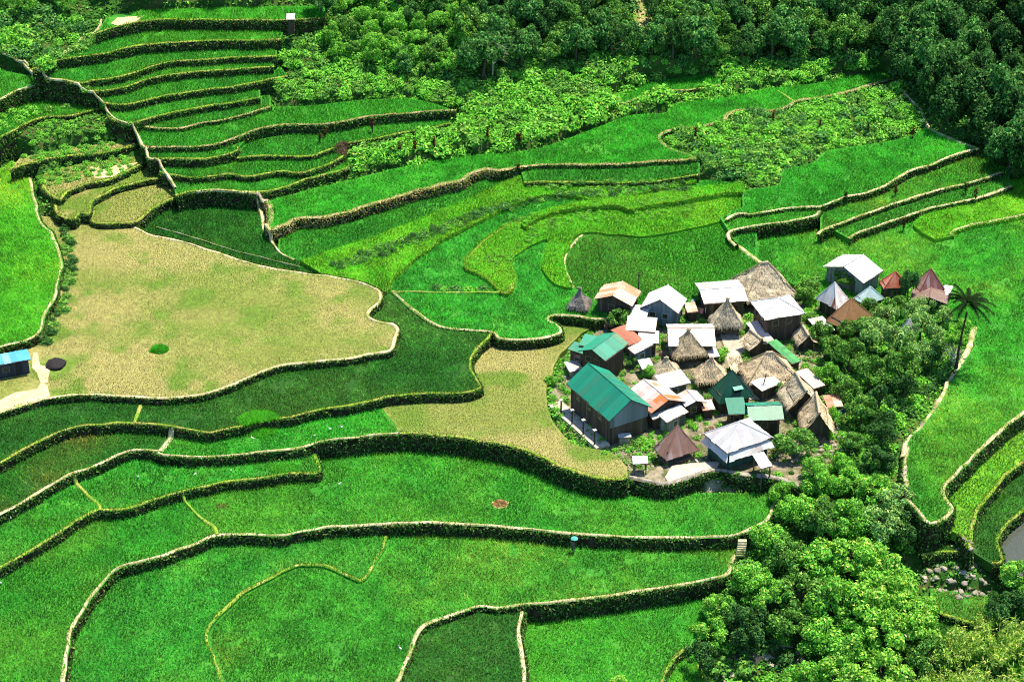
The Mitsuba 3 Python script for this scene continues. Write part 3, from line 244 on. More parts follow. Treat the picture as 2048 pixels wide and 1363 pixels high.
TREES = [[32.29,-27.63,1.01,4.6,2.6,'round','round dark green tree in front of the ridged thatch house',None],[37.11,5.93,2.07,4.0,1.9,'round','leafy tree right of the largest thatched roof',None],[13.29,0.16,1.82,3.2,1.8,'round','dark bushy tree between the rusty house and the blue-grey house',None],[49.88,5.51,1.8,6.6,1.6,'column','dark slender tree between the two red roofs',None],[42.56,10.22,1.8,3.4,1.9,'round','tree in front of the grey walled white house',None],[14.3,-8.65,1.41,2.0,1.0,'bush','small green tree before the white-roofed dark shed',None],[16.6,-11.16,1.41,2.3,1.0,'bright','bright green young tree beside the straw hut',None],[25.28,-7.51,1.64,1.8,1.0,'bright','bright shrub tree behind the tan thatch hut',None],[32.13,-15.35,1.36,2.4,1.1,'bush','small tree leaning on the long brown thatch',None],[4.68,-12.38,1.25,1.6,0.9,'bright','bright shrub at the left corner of the teal hall',None],[37.08,0.84,1.92,2.0,1.2,'round','low tree beside the white slatted roof',None],[37.81,-3.92,1.75,4.0,1.67,'round',None,'trees of the grove right of the village'],[39.1,-7.79,1.6,4.5,1.98,'round',None,'trees of the grove right of the village'],[37.76,-12.93,1.24,4.0,1.67,'bright',None,'trees of the grove right of the village'],[40.75,-10.17,1.64,5.4,2.28,'round',None,'trees of the grove right of the village'],[44.16,-4.83,1.58,5.9,2.43,'feather',None,'trees of the grove right of the village'],[42.4,-4.05,1.82,4.5,1.82,'round',None,'trees of the grove right of the village'],[46.64,-6.93,1.43,6.3,2.58,'feather',None,'trees of the grove right of the village'],[50.16,-3.6,1.55,5.4,2.28,'feather',None,'trees of the grove right of the village'],[48.96,-9.73,1.58,5.4,1.98,'feather',None,'trees of the grove right of the village'],[46.43,-12.79,1.51,5.9,2.43,'round',None,'trees of the grove right of the village'],[42.75,-13.62,1.32,5.4,2.28,'round',None,'trees of the grove right of the village'],[39.5,-16.02,1.08,4.5,1.9,'round',None,'trees of the grove right of the village'],[40.69,-20.78,0.99,5.0,2.13,'round',None,'trees of the grove right of the village'],[42.92,-19.36,1.12,5.0,1.98,'dark',None,'trees of the grove right of the village'],[46.31,-15.92,1.37,4.5,1.82,'dark',None,'trees of the grove right of the village'],[50.68,-9.07,1.68,4.5,1.52,'dark',None,'trees of the grove right of the village'],[51.77,-5.05,1.71,4.0,1.67,'feather',None,'trees of the grove right of the village'],[46.32,-0.08,1.61,4.5,1.98,'feather',None,'trees of the grove right of the village'],[50.13,0.7,1.86,4.3,1.82,'feather',None,'trees of the grove right of the village'],[53.42,-0.09,1.97,3.8,1.52,'feather',None,'trees of the grove right of the village'],[42.45,-25.33,0.85,4.3,1.98,'dark',None,'trees of the grove right of the village'],[43.09,-22.63,0.94,4.0,1.67,'dark',None,'trees of the grove right of the village'],[38.86,-26.37,0.85,3.4,1.52,'round',None,'trees of the grove right of the village'],[41.16,-28.73,0.71,3.2,1.67,'dark',None,'trees of the grove right of the village'],[42.54,-30.03,0.56,2.9,1.29,'dark',None,'trees of the grove right of the village'],[54.71,-3.88,1.72,2.7,1.22,'bright',None,'trees of the grove right of the village'],[55.8,-0.89,1.73,2.5,1.14,'bright',None,'trees of the grove right of the village'],[44.71,2.06,1.78,3.6,1.52,'round',None,'trees of the grove right of the village'],[48.0,3.27,1.8,3.6,1.52,'round',None,'trees of the grove right of the village'],[51.85,3.89,1.8,3.2,1.44,'feather',None,'trees of the grove right of the village'],[40.97,-3.09,1.97,3.4,1.37,'round',None,'trees of the grove right of the village'],[37.44,-21.02,1.15,2.9,1.14,'bright',None,'trees of the grove right of the village'],[34.67,-34.24,-1.0,5.0,2.5,'bright',None,'trees of the wood in the stream valley'],[37.55,-33.59,-0.76,5.0,2.6,'bright',None,'trees of the wood in the stream valley'],[40.22,-34.68,-0.69,5.0,2.7,'bright',None,'trees of the wood in the stream valley'],[42.77,-36.89,-1.19,5.5,2.8,'feather',None,'trees of the wood in the stream valley'],[31.53,-37.97,-1.79,5.5,2.6,'bright',None,'trees of the wood in the stream valley'],[34.29,-38.72,-2.61,6.0,3.0,'round',None,'trees of the wood in the stream valley'],[37.64,-38.65,-2.66,6.0,3.0,'bright',None,'trees of the wood in the stream valley'],[40.58,-39.58,-2.67,6.5,3.0,'feather',None,'trees of the wood in the stream valley'],[43.41,-40.13,-2.28,4.5,2.0,'dark',None,'trees of the wood in the stream valley'],[27.87,-41.88,-2.37,5.0,2.4,'bright',None,'trees of the wood in the stream valley'],[29.99,-43.58,-3.84,5.5,2.6,'round',None,'trees of the wood in the stream valley'],[33.88,-43.9,-4.96,6.5,3.2,'bright',None,'trees of the wood in the stream valley'],[37.2,-43.77,-5.06,7.0,3.4,'yellow',None,'trees of the wood in the stream valley'],[40.4,-44.58,-5.13,6.5,3.0,'yellow',None,'trees of the wood in the stream valley'],[25.88,-46.88,-4.08,5.0,2.5,'bright',None,'trees of the wood in the stream valley'],[27.42,-48.72,-5.4,6.0,2.8,'bright',None,'trees of the wood in the stream valley'],[31.36,-47.73,-6.15,6.5,3.2,'round',None,'trees of the wood in the stream valley'],[34.55,-48.72,-6.75,7.0,3.5,'bright',None,'trees of the wood in the stream valley'],[38.32,-48.9,-6.62,7.5,3.6,'yellow',None,'trees of the wood in the stream valley'],[41.54,-48.79,-6.02,6.5,3.0,'yellow',None,'trees of the wood in the stream valley'],[22.38,-50.7,-5.22,5.0,2.4,'bright',None,'trees of the wood in the stream valley'],[20.88,-53.67,-6.28,5.0,2.3,'bright',None,'trees of the wood in the stream valley'],[23.91,-52.6,-6.45,5.5,2.6,'dark',None,'trees of the wood in the stream valley'],[26.1,-52.21,-6.75,5.0,2.4,'dark',None,'trees of the wood in the stream valley'],[29.48,-50.87,-7.13,5.5,2.6,'round',None,'trees of the wood in the stream valley'],[33.17,-52.21,-8.11,6.0,3.0,'bright',None,'trees of the wood in the stream valley'],[36.25,-53.61,-8.36,7.0,3.5,'bright',None,'trees of the wood in the stream valley'],[40.04,-52.87,-7.59,7.0,3.4,'yellow',None,'trees of the wood in the stream valley'],[43.27,-52.28,-6.7,6.0,2.8,'yellow',None,'trees of the wood in the stream valley'],[34.86,-57.09,-9.62,6.0,3.0,'yellow',None,'trees of the wood in the stream valley'],[39.02,-57.57,-9.23,6.5,3.2,'yellow',None,'trees of the wood in the stream valley'],[30.55,-57.74,-9.77,5.5,2.8,'bright',None,'trees of the wood in the stream valley'],[43.9,-56.0,-7.8,5.5,2.6,'round',None,'trees of the wood in the stream valley'],[19.68,-58.76,-4.9,4.5,2.0,'dark',None,'trees of the wood in the stream valley'],[55.0,-47.79,-3.4,5.5,2.8,'bright',None,'trees of the wood in the stream valley'],[52.86,-51.47,-4.63,5.0,2.5,'dark',None,'trees of the wood in the stream valley'],[30.18,-34.16,-1.05,3.6,1.7,'bright',None,'trees of the wood in the stream valley'],[33.85,-32.65,1.32,3.4,1.8,'bright',None,'trees of the wood in the stream valley'],[37.31,-30.15,0.3,3.4,1.8,'bright',None,'trees of the wood in the stream valley'],[35.05,-36.43,-1.85,4.0,2.2,'round',None,'trees of the wood in the stream valley'],[44.06,-49.97,-5.79,4.5,2.0,'yellow',None,'trees of the wood in the stream valley'],[46.01,-55.8,-7.29,5.5,2.8,'bamboo',None,'feathery bamboo clumps in the bottom right corner'],[48.69,-55.11,-6.48,5.5,2.8,'bamboo',None,'feathery bamboo clumps in the bottom right corner'],[51.09,-56.71,-6.55,6.0,3.0,'bamboo',None,'feathery bamboo clumps in the bottom right corner'],[53.79,-55.95,-5.82,6.0,3.0,'bamboo',None,'feathery bamboo clumps in the bottom right corner'],[47.07,-59.65,-8.2,6.0,3.0,'bamboo',None,'feathery bamboo clumps in the bottom right corner'],[49.91,-61.41,-8.08,6.0,3.0,'bamboo',None,'feathery bamboo clumps in the bottom right corner'],[53.4,-61.38,-7.44,6.5,3.2,'bamboo',None,'feathery bamboo clumps in the bottom right corner'],[43.99,-59.6,-8.91,5.5,2.6,'bamboo',None,'feathery bamboo clumps in the bottom right corner'],[56.08,-58.02,-6.17,6.0,3.0,'bamboo',None,'feathery bamboo clumps in the bottom right corner'],[50.35,-52.56,-5.47,3.5,1.7,'bamboo',None,'feathery bamboo clumps in the bottom right corner'],[11.09,-63.82,-4.1,2.6,1.5,'yellow','yellow-green bush at the bottom edge below the right paddy',None]]
FOREST = [
    ('forest_right',[[57.09,66.78],[59.92,58.31],[61.5,51.69],[66.48,48.64],[68.53,42.27],[70.26,36.26],[94.24,38.07],[101.31,75.0],[57.86,88.15],[55.58,72.84]],3.1,(6.5,10.5),['dark','glossy','dark','glossy'],'trees of the dark wood at the upper right'),  # dark kinds picked to paint the wood's shadow pockets into leaf colour
    ('forest_top',[[-6.86,67.4],[-9.22,77.68],[57.86,88.15],[54.77,72.05],[42.76,70.9],[30.7,68.76],[16.55,66.34],[5.49,61.24],[-4.58,57.49],[-6.42,61.52]],2.5,(4.5,8),['glossy','dark','round','glossy'],'trees of the wood along the top edge'),
    ('forest_scrub',[[-27.88,65.86],[-28.48,76.65],[-6.25,77.8],[-6.04,60.42],[-10.3,57.33],[-18.95,59.27],[-26.89,60.6]],2.3,(3,5.5),['bright','round','bright','glossy'],'trees of the bright scrub at the upper middle'),
    ('forest_topleft',[[-81.11,73.15],[-28.48,76.65],[-34.01,71.04],[-60.1,69.35],[-65.64,67.08],[-79.83,65.35]],3.4,(3.5,6),['round','glossy','bright'],'trees above the highest terrace at the upper left'),
]
SHRUBZ = [
    ('garden',[[21.88,47.76],[23.79,50.49],[30.42,53.7],[32.78,56.33],[38.55,56.89],[44.77,60.84],[56.02,64.13],[58.5,53.09],[54.93,50.08],[47.51,47.23],[43.06,45.07],[38.41,40.47],[35.6,36.17],[31.82,32.13],[30.61,29.24],[27.76,27.1],[25.33,30.68],[25.46,32.98],[25.63,40.62]],1.5,(0.8,1.7),['round','bright','bright','glossy']),
    ('slope_left',[[-33.11,62.33],[-27.84,65.87],[-19.25,67.35],[-7.49,60.64],[-8.5,56.42],[-8.81,53.42],[-14.48,53.68],[-23.01,53.91],[-32.78,51.95]],1.25,(0.7,1.6),['bright','bright','round']),
    ('slope_mid',[[-8.49,56.11],[-1.72,58.59],[16.55,66.34],[30.72,69.17],[45.63,69.76],[53.24,70.64],[45.48,67.35],[30.3,61.85],[16.23,56.26],[8.91,49.97],[-1.67,44.14],[-14.07,40.21],[-20.8,37.25],[-22.91,38.69],[-20.97,41.31],[-8.7,48.06],[-6.63,50.78]],1.35,(0.7,1.9),['bright','bright','bright','round']),
    ('wood_floor',[[-27.17,66.04],[-8.88,57.93],[16.51,65.24],[35.2,69.23],[54.68,71.15],[56.17,86.38],[-24.06,77.15]],1.9,(1.0,2.0),['glossy','round','bright','glossy']),
    ('wood_floor_right',[[56.67,68.61],[59.92,58.31],[61.5,51.69],[66.48,48.64],[68.53,42.27],[70.26,36.26],[78.48,44.36],[78.21,66.27],[57.4,76.25]],2.2,(0.8,1.8),['dark','glossy','dark']),  # mostly dark shrubs, their colour standing in for shade under the trees
    ('left_top',[[-80.16,67.42],[-65.79,68.17],[-59.05,61.73],[-65.66,52.74],[-69.39,58.01],[-78.3,55.49]],1.5,(0.8,1.8),['round','bright','glossy']),
    ('left_wall',[[-76.55,46.19],[-61.21,50.12],[-58.35,49.1],[-67.02,45.92],[-74.77,35.82]],1.6,(0.6,1.2),['round','bright']),
    ('left_band',[[-74.55,34.28],[-70.05,39.31],[-58.54,44.87],[-53.01,42.82],[-52.15,42.93],[-60.08,40.2],[-65.74,37.15],[-70.14,37.76]],1.1,(0.35,0.7),['bright','bright','round']),
    ('stream',[[32.34,-34.1],[43.62,-34.27],[43.93,-38.93],[43.15,-46.47],[44.52,-50.64],[45.29,-53.16],[54.48,-54.13],[53.49,-60.78],[18.32,-63.65],[19.12,-55.07],[25.06,-42.63],[30.18,-34.16]],2.0,(0.8,1.8),['round','bright','dark']),
    ('spit',[[-0.27,26.4],[9.1,28.11],[18.55,30.07],[24.69,31.52],[24.52,28.52],[15.0,24.98],[8.38,25.68],[1.04,18.77],[-0.9,12.11],[-4.78,14.75]],0.8,(0.25,0.6),['bright','round','bright']),
    ('ybank',[[-23.4,13.42],[-19.69,16.08],[-11.47,22.61],[-1.61,29.96],[3.79,32.39],[24.35,36.25],[24.09,32.69],[4.46,31.84],[-1.61,28.29],[-10.75,20.41],[-18.92,13.82],[-22.05,12.37]],0.7,(0.35,0.75),['glossy','round','dark']),
    ('ybank2',[[1.77,35.0],[24.35,36.25],[24.06,32.25],[2.44,33.16]],0.8,(0.3,0.7),['bright','round']),
    ('bushmid',[[25.06,36.55],[31.26,37.31],[31.12,27.8],[26.53,28.52]],1.1,(0.8,1.5),['bushy','round']),
    ('bb_bank',[[-59.3,23.44],[-58.0,20.95],[-55.49,8.99],[-55.55,1.43],[-56.12,-4.63],[-56.64,-6.99],[-57.2,-5.26],[-56.58,3.91],[-57.38,12.89]],1.1,(0.5,1.0),['dark','round']),
    ('grove_floor',[[38.43,-3.94],[43.3,0.77],[48.46,2.04],[54.45,0.53],[56.86,-0.12],[51.89,-10.42],[48.99,-15.85],[44.36,-23.96],[43.52,-30.41],[38.44,-30.2],[38.56,-23.97],[37.77,-15.55]],1.3,(0.5,1.3),['round','dark','bright']),
    ('back_plants',[[37.0,12.16],[39.79,14.12],[38.97,6.77],[36.79,4.09]],1.1,(0.5,1.0),['bright','round']),
    ('back_plants_right',[[44.08,7.03],[47.2,11.51],[55.24,9.57],[54.7,2.04],[48.46,2.04]],1.4,(0.5,1.1),['bright','round']),
    ('hollow',[[-65.36,45.12],[-56.98,44.64],[-52.38,38.84],[-51.42,35.31],[-58.63,33.05],[-64.21,30.37],[-65.03,39.15]],1.0,(0.35,0.75),['bright','bright','round']),
    ('paddy_row',[[-9.73,6.86],[-2.47,7.11],[-2.47,8.0],[-9.75,7.75]],0.8,(0.4,1.0),['glossy','round','bright']),
    ('nright',[[49.65,-30.34],[53.55,-27.63],[60.2,-19.48],[59.29,-24.56],[54.88,-30.72],[51.47,-37.61],[49.83,-35.67],[49.3,-33.71]],1.5,(0.5,1.2),['round','dark','bright']),
    ('village_front',[[5.35,-19.02],[7.23,-26.24],[10.61,-28.3],[11.05,-24.15],[7.99,-18.94]],1.0,(0.4,0.9),['bright','round']),
    ('village_front2',[[11.74,-26.07],[13.61,-25.26],[17.8,-22.33],[20.19,-21.26],[16.49,-25.29],[15.29,-26.19],[12.96,-27.02]],1.1,(0.4,0.9),['bright','round']),
    ('village_edge',[[22.42,-31.08],[32.29,-34.14],[35.16,-28.76],[30.33,-31.15],[25.8,-31.15]],1.3,(0.35,0.8),['round','dark','bright']),
    ('village_mid',[[26.86,1.56],[29.67,1.61],[29.44,-1.26],[26.73,3.91]],1.2,(0.5,0.9),['bright','round']),
    ('village_right',[[35.92,1.73],[40.35,-3.11],[43.15,-0.46],[39.68,1.83],[38.97,6.77],[37.04,6.54]],1.4,(0.5,1.2),['bright','round']),
]
CORDY = [[-8.01,48.56,6.03],[0.77,45.44,4.99],[10.0,51.45,4.39],[-13.4,41.49,5.41],[-15.43,40.47,5.38],[-19.43,45.37,6.58],[61.69,34.31,2.7],[49.82,57.92,4.44],[37.12,53.07,4.39],[25.7,47.29,4.47],[0.82,38.55,3.82],[43.67,50.91,4.1],[56.5,48.92,4.06],[50.34,50.25,3.8],[52.08,25.39,1.8],[62.76,32.55,2.7],[44.83,30.43,3.43],[51.91,32.8,3.18],[1.12,45.3,4.67],[-3.41,44.8,5.7],[-10.8,42.26,5.41],[9.64,51.39,4.81],[8.2,49.96,4.72],[-2.39,-4.01,1.8],[-25.94,43.79,6.58],[-26.53,42.23,6.58]]
EGRETS = [[-11.64,-59.15,-1.95],[-19.53,-31.19,-0.5],[-42.3,-31.4,0.6],[-35.91,-30.79,0.6],[-31.9,-30.09,0.6],[-29.9,-25.12,1.75],[-22.74,-24.59,1.75],[-21.1,-23.22,1.75],[-19.79,-22.8,1.75],[-55.31,-39.42,0.6],[-54.63,-49.87,-0.5],[34.26,-39.02,-2.74]]
ROCKS = [
    ('stream_rocks',[[44.56,-43.24],[46.46,-43.07],[49.84,-44.16],[52.38,-46.36],[49.09,-47.89],[45.69,-45.51],[44.65,-44.83]],40,(0.2,0.55)),
    ('pool_rocks',[[26.65,-52.09],[28.92,-50.99],[32.1,-52.17],[30.84,-54.35],[27.62,-54.03]],24,(0.25,0.6)),
    ('upper_rocks',[[48.3,-41.07],[50.14,-42.35],[51.58,-44.32],[49.97,-43.92]],16,(0.2,0.5)),
    ('wall_rocks',[[44.03,-28.62],[44.69,-30.14],[43.69,-37.28],[43.62,-34.27]],14,(0.2,0.45)),
    ('yard_rocks',[[34.18,-24.23],[38.34,-20.88],[38.34,-25.94],[35.25,-27.88]],26,(0.2,0.5)),
    ('corner_rocks',[[21.04,-55.8],[23.24,-54.86],[23.68,-56.53],[21.52,-56.88]],8,(0.3,0.7)),
]
PATHS = [
    ('stair_path','pale',0.33,[[-74.52,59.0,12.98],[-70.79,57.35,11.78],[-68.57,56.07,10.42],[-66.09,52.39,11.34],[-64.46,51.14,11.54],[-62.73,50.75,10.56],[-59.8,49.38,9.67],[-57.64,48.6,9.11],[-56.24,46.24,9.16],[-54.93,44.33,9.16],[-53.02,42.82,8.82],[-52.46,42.83,8.05],[-51.67,42.0,7.08],[-50.5,38.72,7.71],[-49.89,37.93,7.19],[-49.2,35.92,6.68],[-48.07,35.9,5.4],[-46.57,33.44,5.89],[-45.15,30.81,5.28]]),
    ('stair_path','pale',0.35,[[-74.68,60.04,13.29],[-71.49,57.79,12.59],[-69.25,56.48,11.4],[-66.63,51.92,12.17],[-66.07,52.4,11.49]]),
    ('slope_path','pale',0.5,[[-63.88,55.16,13.31],[-62.63,60.51,12.92],[-60.96,62.89,13.19],[-59.61,64.03,14.02],[-59.54,66.22,14.32]]),
    ('east_path','stone',0.5,[[56.42,63.84,5.16],[57.62,59.79,4.9],[58.62,56.64,4.73],[59.08,52.45,3.99],[60.65,49.72,4.06],[62.93,47.18,4.06],[64.34,45.92,4.06],[65.19,45.13,4.06]]),
    ('ridge_path','grass',0.4,[[-37.02,-33.99,-0.35],[-35.19,-36.9,-0.5],[-33.04,-39.2,-0.5],[-32.5,-40.72,-0.5]]),
    ('ridge_path','grass',0.4,[[-49.39,-32.0,0.6],[-47.88,-34.18,0.6],[-46.07,-36.53,0.6],[-45.74,-37.66,0.58]]),
    ('ridge_path','grass',0.4,[[-43.46,-19.56,2.85],[-43.52,-21.29,2.85],[-43.72,-23.22,2.85]]),
    ('ridge_path','pale',0.5,[[-39.28,-24.28,1.75],[-39.93,-26.47,1.75],[-40.36,-27.61,1.75]]),
    ('ridge_path','grass',0.3,[[-15.17,7.11,2.92],[-10.36,6.86,2.92],[-5.94,6.73,2.92],[-1.51,6.52,3.11]]),
    ('ridge_path','pale',0.5,[[29.47,19.1,2.97],[30.35,17.84,2.92],[31.25,16.1,2.92],[32.13,14.41,2.97]]),
    ('ridge_path','grass',0.3,[[38.87,63.24,4.4],[40.05,61.2,4.4],[40.97,59.51,4.4]]),
    ('ridge_path','pale',0.4,[[-32.92,28.73,4.4],[-33.81,29.59,4.25],[-36.53,29.96,4.21],[-39.93,30.38,4.29],[-42.35,30.06,4.76]]),
    ('ridge_path','pale',0.4,[[-34.0,29.69,3.29],[-33.26,27.14,2.9],[-32.82,23.63,2.9],[-31.4,20.18,2.9],[-30.17,17.29,3.0],[-28.07,15.2,2.9]]),
    ('east_path','stone',0.55,[[57.52,0.2,1.8],[56.41,-3.1,1.25],[54.59,-7.57,1.25],[53.2,-10.22,1.25],[52.27,-11.93,1.25],[51.53,-14.4,1.25],[50.25,-17.04,1.17],[49.15,-18.93,1.05],[47.76,-21.61,1.11],[46.3,-23.24,1.07],[45.42,-25.07,0.96],[44.59,-28.82,1.8]]),
    ('ridge_path','pale',0.16,[[-47.18,24.19,2.9],[-42.39,21.69,2.9],[-37.46,18.55,2.9],[-32.66,16.0,2.9],[-27.28,13.35,2.9]]),
]
PALM = [53.8,-8.74,1.26]
POLES = [(np.float64(15.88),np.float64(6.01),np.float64(15.93),np.float64(6.01),3.4,'dark wooden pole standing at the rim of the olive paddy behind the houses'),(np.float64(29.62),np.float64(-14.86),np.float64(30.07),np.float64(-14.86),3.0,'dark leaning pole between the broad tan thatch and the white flat roof')]
STEPS = [[25.31,-41.68,-0.35],[25.07,-42.73,-1.75]]
SLABS = [
    ('plaza','pale concrete plaza in front of the rusty pyramid hut','m_plaza',[[17.26,-32.15],[17.65,-33.25],[21.26,-31.45],[23.12,-30.64],[23.69,-29.12],[21.53,-27.55],[18.25,-29.63]],0.1),
    ('paved_path','pale paved path through the middle of the village','m_plaza',[[25.7,-1.58],[27.61,-0.93],[29.12,-5.13],[27.65,-6.75],[27.51,-10.0],[28.45,-13.26],[29.41,-15.92],[28.22,-15.95],[26.52,-11.11],[26.24,-6.75]],0.1),
    ('earth_patch','bare sandy patch below the blue tarpaulin shelter','m_sand',[[-59.83,-19.43],[-58.37,-17.79],[-55.86,-17.02],[-55.69,-15.58],[-54.83,-16.13],[-54.13,-18.56],[-56.21,-20.09],[-59.36,-22.03],[-60.88,-23.21],[-61.28,-21.06]],0.05),
    ('earth_patch','pale bare earth beside the blue tarpaulin shelter','m_sand',[[-57.33,-12.19],[-57.8,-8.74],[-57.25,-8.74],[-56.47,-11.62],[-55.18,-12.19],[-54.86,-15.58],[-55.63,-15.91],[-56.54,-13.33]],0.05),
    ('earth_patch','small bare patch in the broad paddy below the village','m_dirt',[[-2.25,-34.37],[-1.35,-33.77],[-0.34,-34.27],[-0.45,-35.25],[-1.34,-35.73],[-2.13,-35.25]],0.04),
    ('earth_patch','tan bare ground on the fallow plot west of the stair path','m_sand',[[-57.56,36.63],[-53.23,37.38],[-51.07,38.14],[-54.06,33.64],[-56.39,33.35]],0.06),
    ('earth_patch','tan bare ground on the highest terrace','m_sand',[[-57.78,63.87],[-57.15,66.03],[-53.26,66.76],[-54.4,64.41],[-56.74,63.16]],0.06),
    ('pool','dark still pool of the stream under the trees','m_water',[[21.83,-55.94],[22.46,-54.32],[24.96,-53.0],[27.43,-52.76],[25.96,-54.39],[23.72,-55.85]],0.05),
    ('earth_scar','bare earth scar running down the wooded slope at the top edge','m_dirt',[[17.86,79.25],[20.75,79.9],[21.23,76.62],[20.36,73.44],[19.67,71.0],[18.64,71.25],[18.17,74.93]],0.12),
]
MOUNDS = [(np.float64(-1.35),np.float64(-34.66),0.95,0.1,240,(0.5,0.33,0.16),'tuft of dry reddish straw in the broad paddy below the village'),(np.float64(-32.48),np.float64(-35.05),0.8,0.05,120,(0.28,0.32,0.1),'small faded straw tuft in the broad paddy,left of the reddish one'),(np.float64(-42.55),np.float64(-8.16),1.2,0.5,900,(0.1,0.52,0.04),'bright green grass mound alone in the great straw-coloured field'),(np.float64(-29.32),np.float64(-22.58),2.6,0.6,2600,(0.15,0.62,0.05),'bright grass mound on the ridge of the dark paddy'),(np.float64(35.38),np.float64(37.64),1.3,0.5,500,(0.3,0.26,0.16),'pale dry grass heap at the rim of the large right-hand paddy'),(np.float64(-22.68),np.float64(40.68),1.9,0.8,900,(0.24,0.18,0.12),'brown dry brush heap at the right end of the narrow strips'),(np.float64(-26.15),np.float64(-29.38),1.6,0.2,900,(0.17,0.62,0.06),'long bright grass tongue on the ridge that ends in a hook')]
FARMER = [6.71,-42.08,-1.95]
HEAP = [-54.56,-11.62]
DEAD = [
    ([-2.8,58.42,9.34],5.5,'pale bare tree at the edge of the top wood'),
    ([35.17,-38.28,-2.58],4.5,'pale bare tree in the wood of the stream valley'),
    ([53.39,-8.57,1.36],3.0,'small pale bare tree at the foot of the palm'),
    ([-1.73,61.81,10.15],4.5,'second pale bare tree,just behind the first at the top wood'),
]
LANDMARKS = [(53.8,-8.74,'the coconut palm'),(40.4,4.28,'the striped pyramid roof'),(53.32,9.57,'the maroon roof'),(35.86,-22.14,'the ridged thatch'),(34.46,-9.94,'the plank roof shed'),(41.14,-1.52,'the mossy rusty roof'),(45.4,-25.24,'the broken stone path'),(25.33,-41.05,'the stone steps'),(32.4,-34.05,'the end of the village path'),(49.16,-47.44,'the olive stream paddy'),(46.32,-44.28,'the stream stones'),(24.9,-54.09,'the dark pool'),(46.29,-41.8,'the tip of the right-hand paddy'),(30.45,-52.39,'the pool stones'),(19.49,76.35,'the earth scar'),(56.48,67.57,'the end of the winding paddy'),(65.19,45.13,'the corner of the right paddy'),(-9.87,53.48,'the wide upper paddy'),(-27.09,66.06,'the highest terrace'),(-60.18,63.62,'the left end of the highest terrace'),(4.05,62.77,'the upper middle scrub'),(30.73,68.11,'the small strip under the wood'),(69.57,36.26,'the strips at the right edge'),(44.78,77.15,'the wood behind the winding paddy'),(64.83,71.4,'the middle of the dark wood'),(-1.76,70.73,'the middle of the top wood'),(70.06,57.83,'the right end of the dark wood'),(-17.8,67.43,'the bright upper scrub'),(39.86,-44.5,'the middle of the valley wood'),(49.57,-56.43,'the corner bamboo')]
BARRELS = [
    ([22.75,4.61,2.25],(0.35,0.55,0.62),'pale blue barrel left of the flat white house'),
    ([18.43,-15.07,1.39],(0.05,0.2,0.42),'blue barrel below the patched white roof'),
    ([29.37,-2.03,1.9],(0.06,0.22,0.45),'blue barrel beside the paved path behind the open thatch shed'),
    ([15.48,-22.13,1.32],(0.05,0.18,0.3),'dark blue barrel beside the gable wall of the teal hall'),
]
WOODPILES = [
    ([23.21,-23.1,1.25],20,'stack of firewood left of the large two-tier white house'),
    ([18.67,-6.2,1.55],70,'stack of firewood before the dark thatched hut'),
    ([35.58,-24.67,1.11],-30,'stack of firewood in front of the ridged thatch'),
    ([12.04,0.21,2.16],10,'stack of firewood before the rusty house'),
]
LINES = [
    (([37.43,-20.59,1.15],[39.2,-19.56,1.04]),[('orange-red',(0.55,0.12,0.05)),('white',(0.7,0.7,0.7)),('dark blue',(0.05,0.08,0.25))],'clothes line at the grove edge by the ridged thatch'),
    (([23.12,1.57,2.08],[24.72,2.04,2.09]),[('pink',(0.6,0.25,0.28)),('white',(0.7,0.7,0.7))],'clothes line before the flat white house'),
]
SCAR = [[17.86,79.25],[20.75,79.9],[21.23,76.62],[20.36,73.44],[19.67,71.0],[18.64,71.25],[18.17,74.93]]
CLEAR = {'G': [[-1.35,-34.76,1.0],[-32.47,-35.15,0.7]],'A': [[-32.91,5.17,1.0],[-42.55,-8.16,1.2],[-54.56,-11.62,2.4],[-56.51,-18.34,3.2],[-59.77,-9.9,3.2],[-58.66,-19.43,3.0]],'C': [[-29.27,-23.22,2.0]],'q5': [[-54.27,35.13,2.0]],'P0': [[-56.27,64.95,2.2]]}
SHRUB_LABEL = {'garden': 'shrubby vegetable garden on the slope above the large right-hand paddy','grove_floor': 'undergrowth below the grove right of the village','back_plants': 'plants right of the largest thatched roof','back_plants_right': 'plants round the red roofs by the palm','hollow': 'bright scrub in the hollow between the stair path and the left edge paddy','paddy_row': 'row of bushes standing in the green paddy left of the grass spit','slope_left': 'bright green scrub right of the upper left stack of terraces','wood_floor': 'undergrowth below the wood along the top edge','wood_floor_right': 'undergrowth below the dark wood at the upper right','slope_mid': 'bright green scrub on the slope between the terraces and the wood','left_top': 'scrub at the top left corner','left_wall': 'weeds on the tall wall at the left edge','left_band': 'band of bright scrub west of the stair path','stream': 'undergrowth below the trees of the stream valley','spit': 'low tufts on the bright grass spit','ybank': 'dark weeds on the bright grassy bank in the middle','ybank2': 'weeds under the middle lip of the winding paddy','bushmid': 'brownish thicket left of the large right-hand paddy','bb_bank': 'weeds on the bank under the bright lime paddy','nright': 'weeds on the slope right of the long bright paddy','village_front': 'plants along the dry field before the teal hall','village_front2': 'plants between the teal hall and the rusty pyramid hut','village_edge': 'plants on the village rim below the white house','village_mid': 'plants below the flat white house','village_right': 'plants round the mossy rusty hut'}
SHRUB_OFF_FIELD = ['garden','slope_mid','slope_left','wood_floor','wood_floor_right','stream','nright','bushmid']
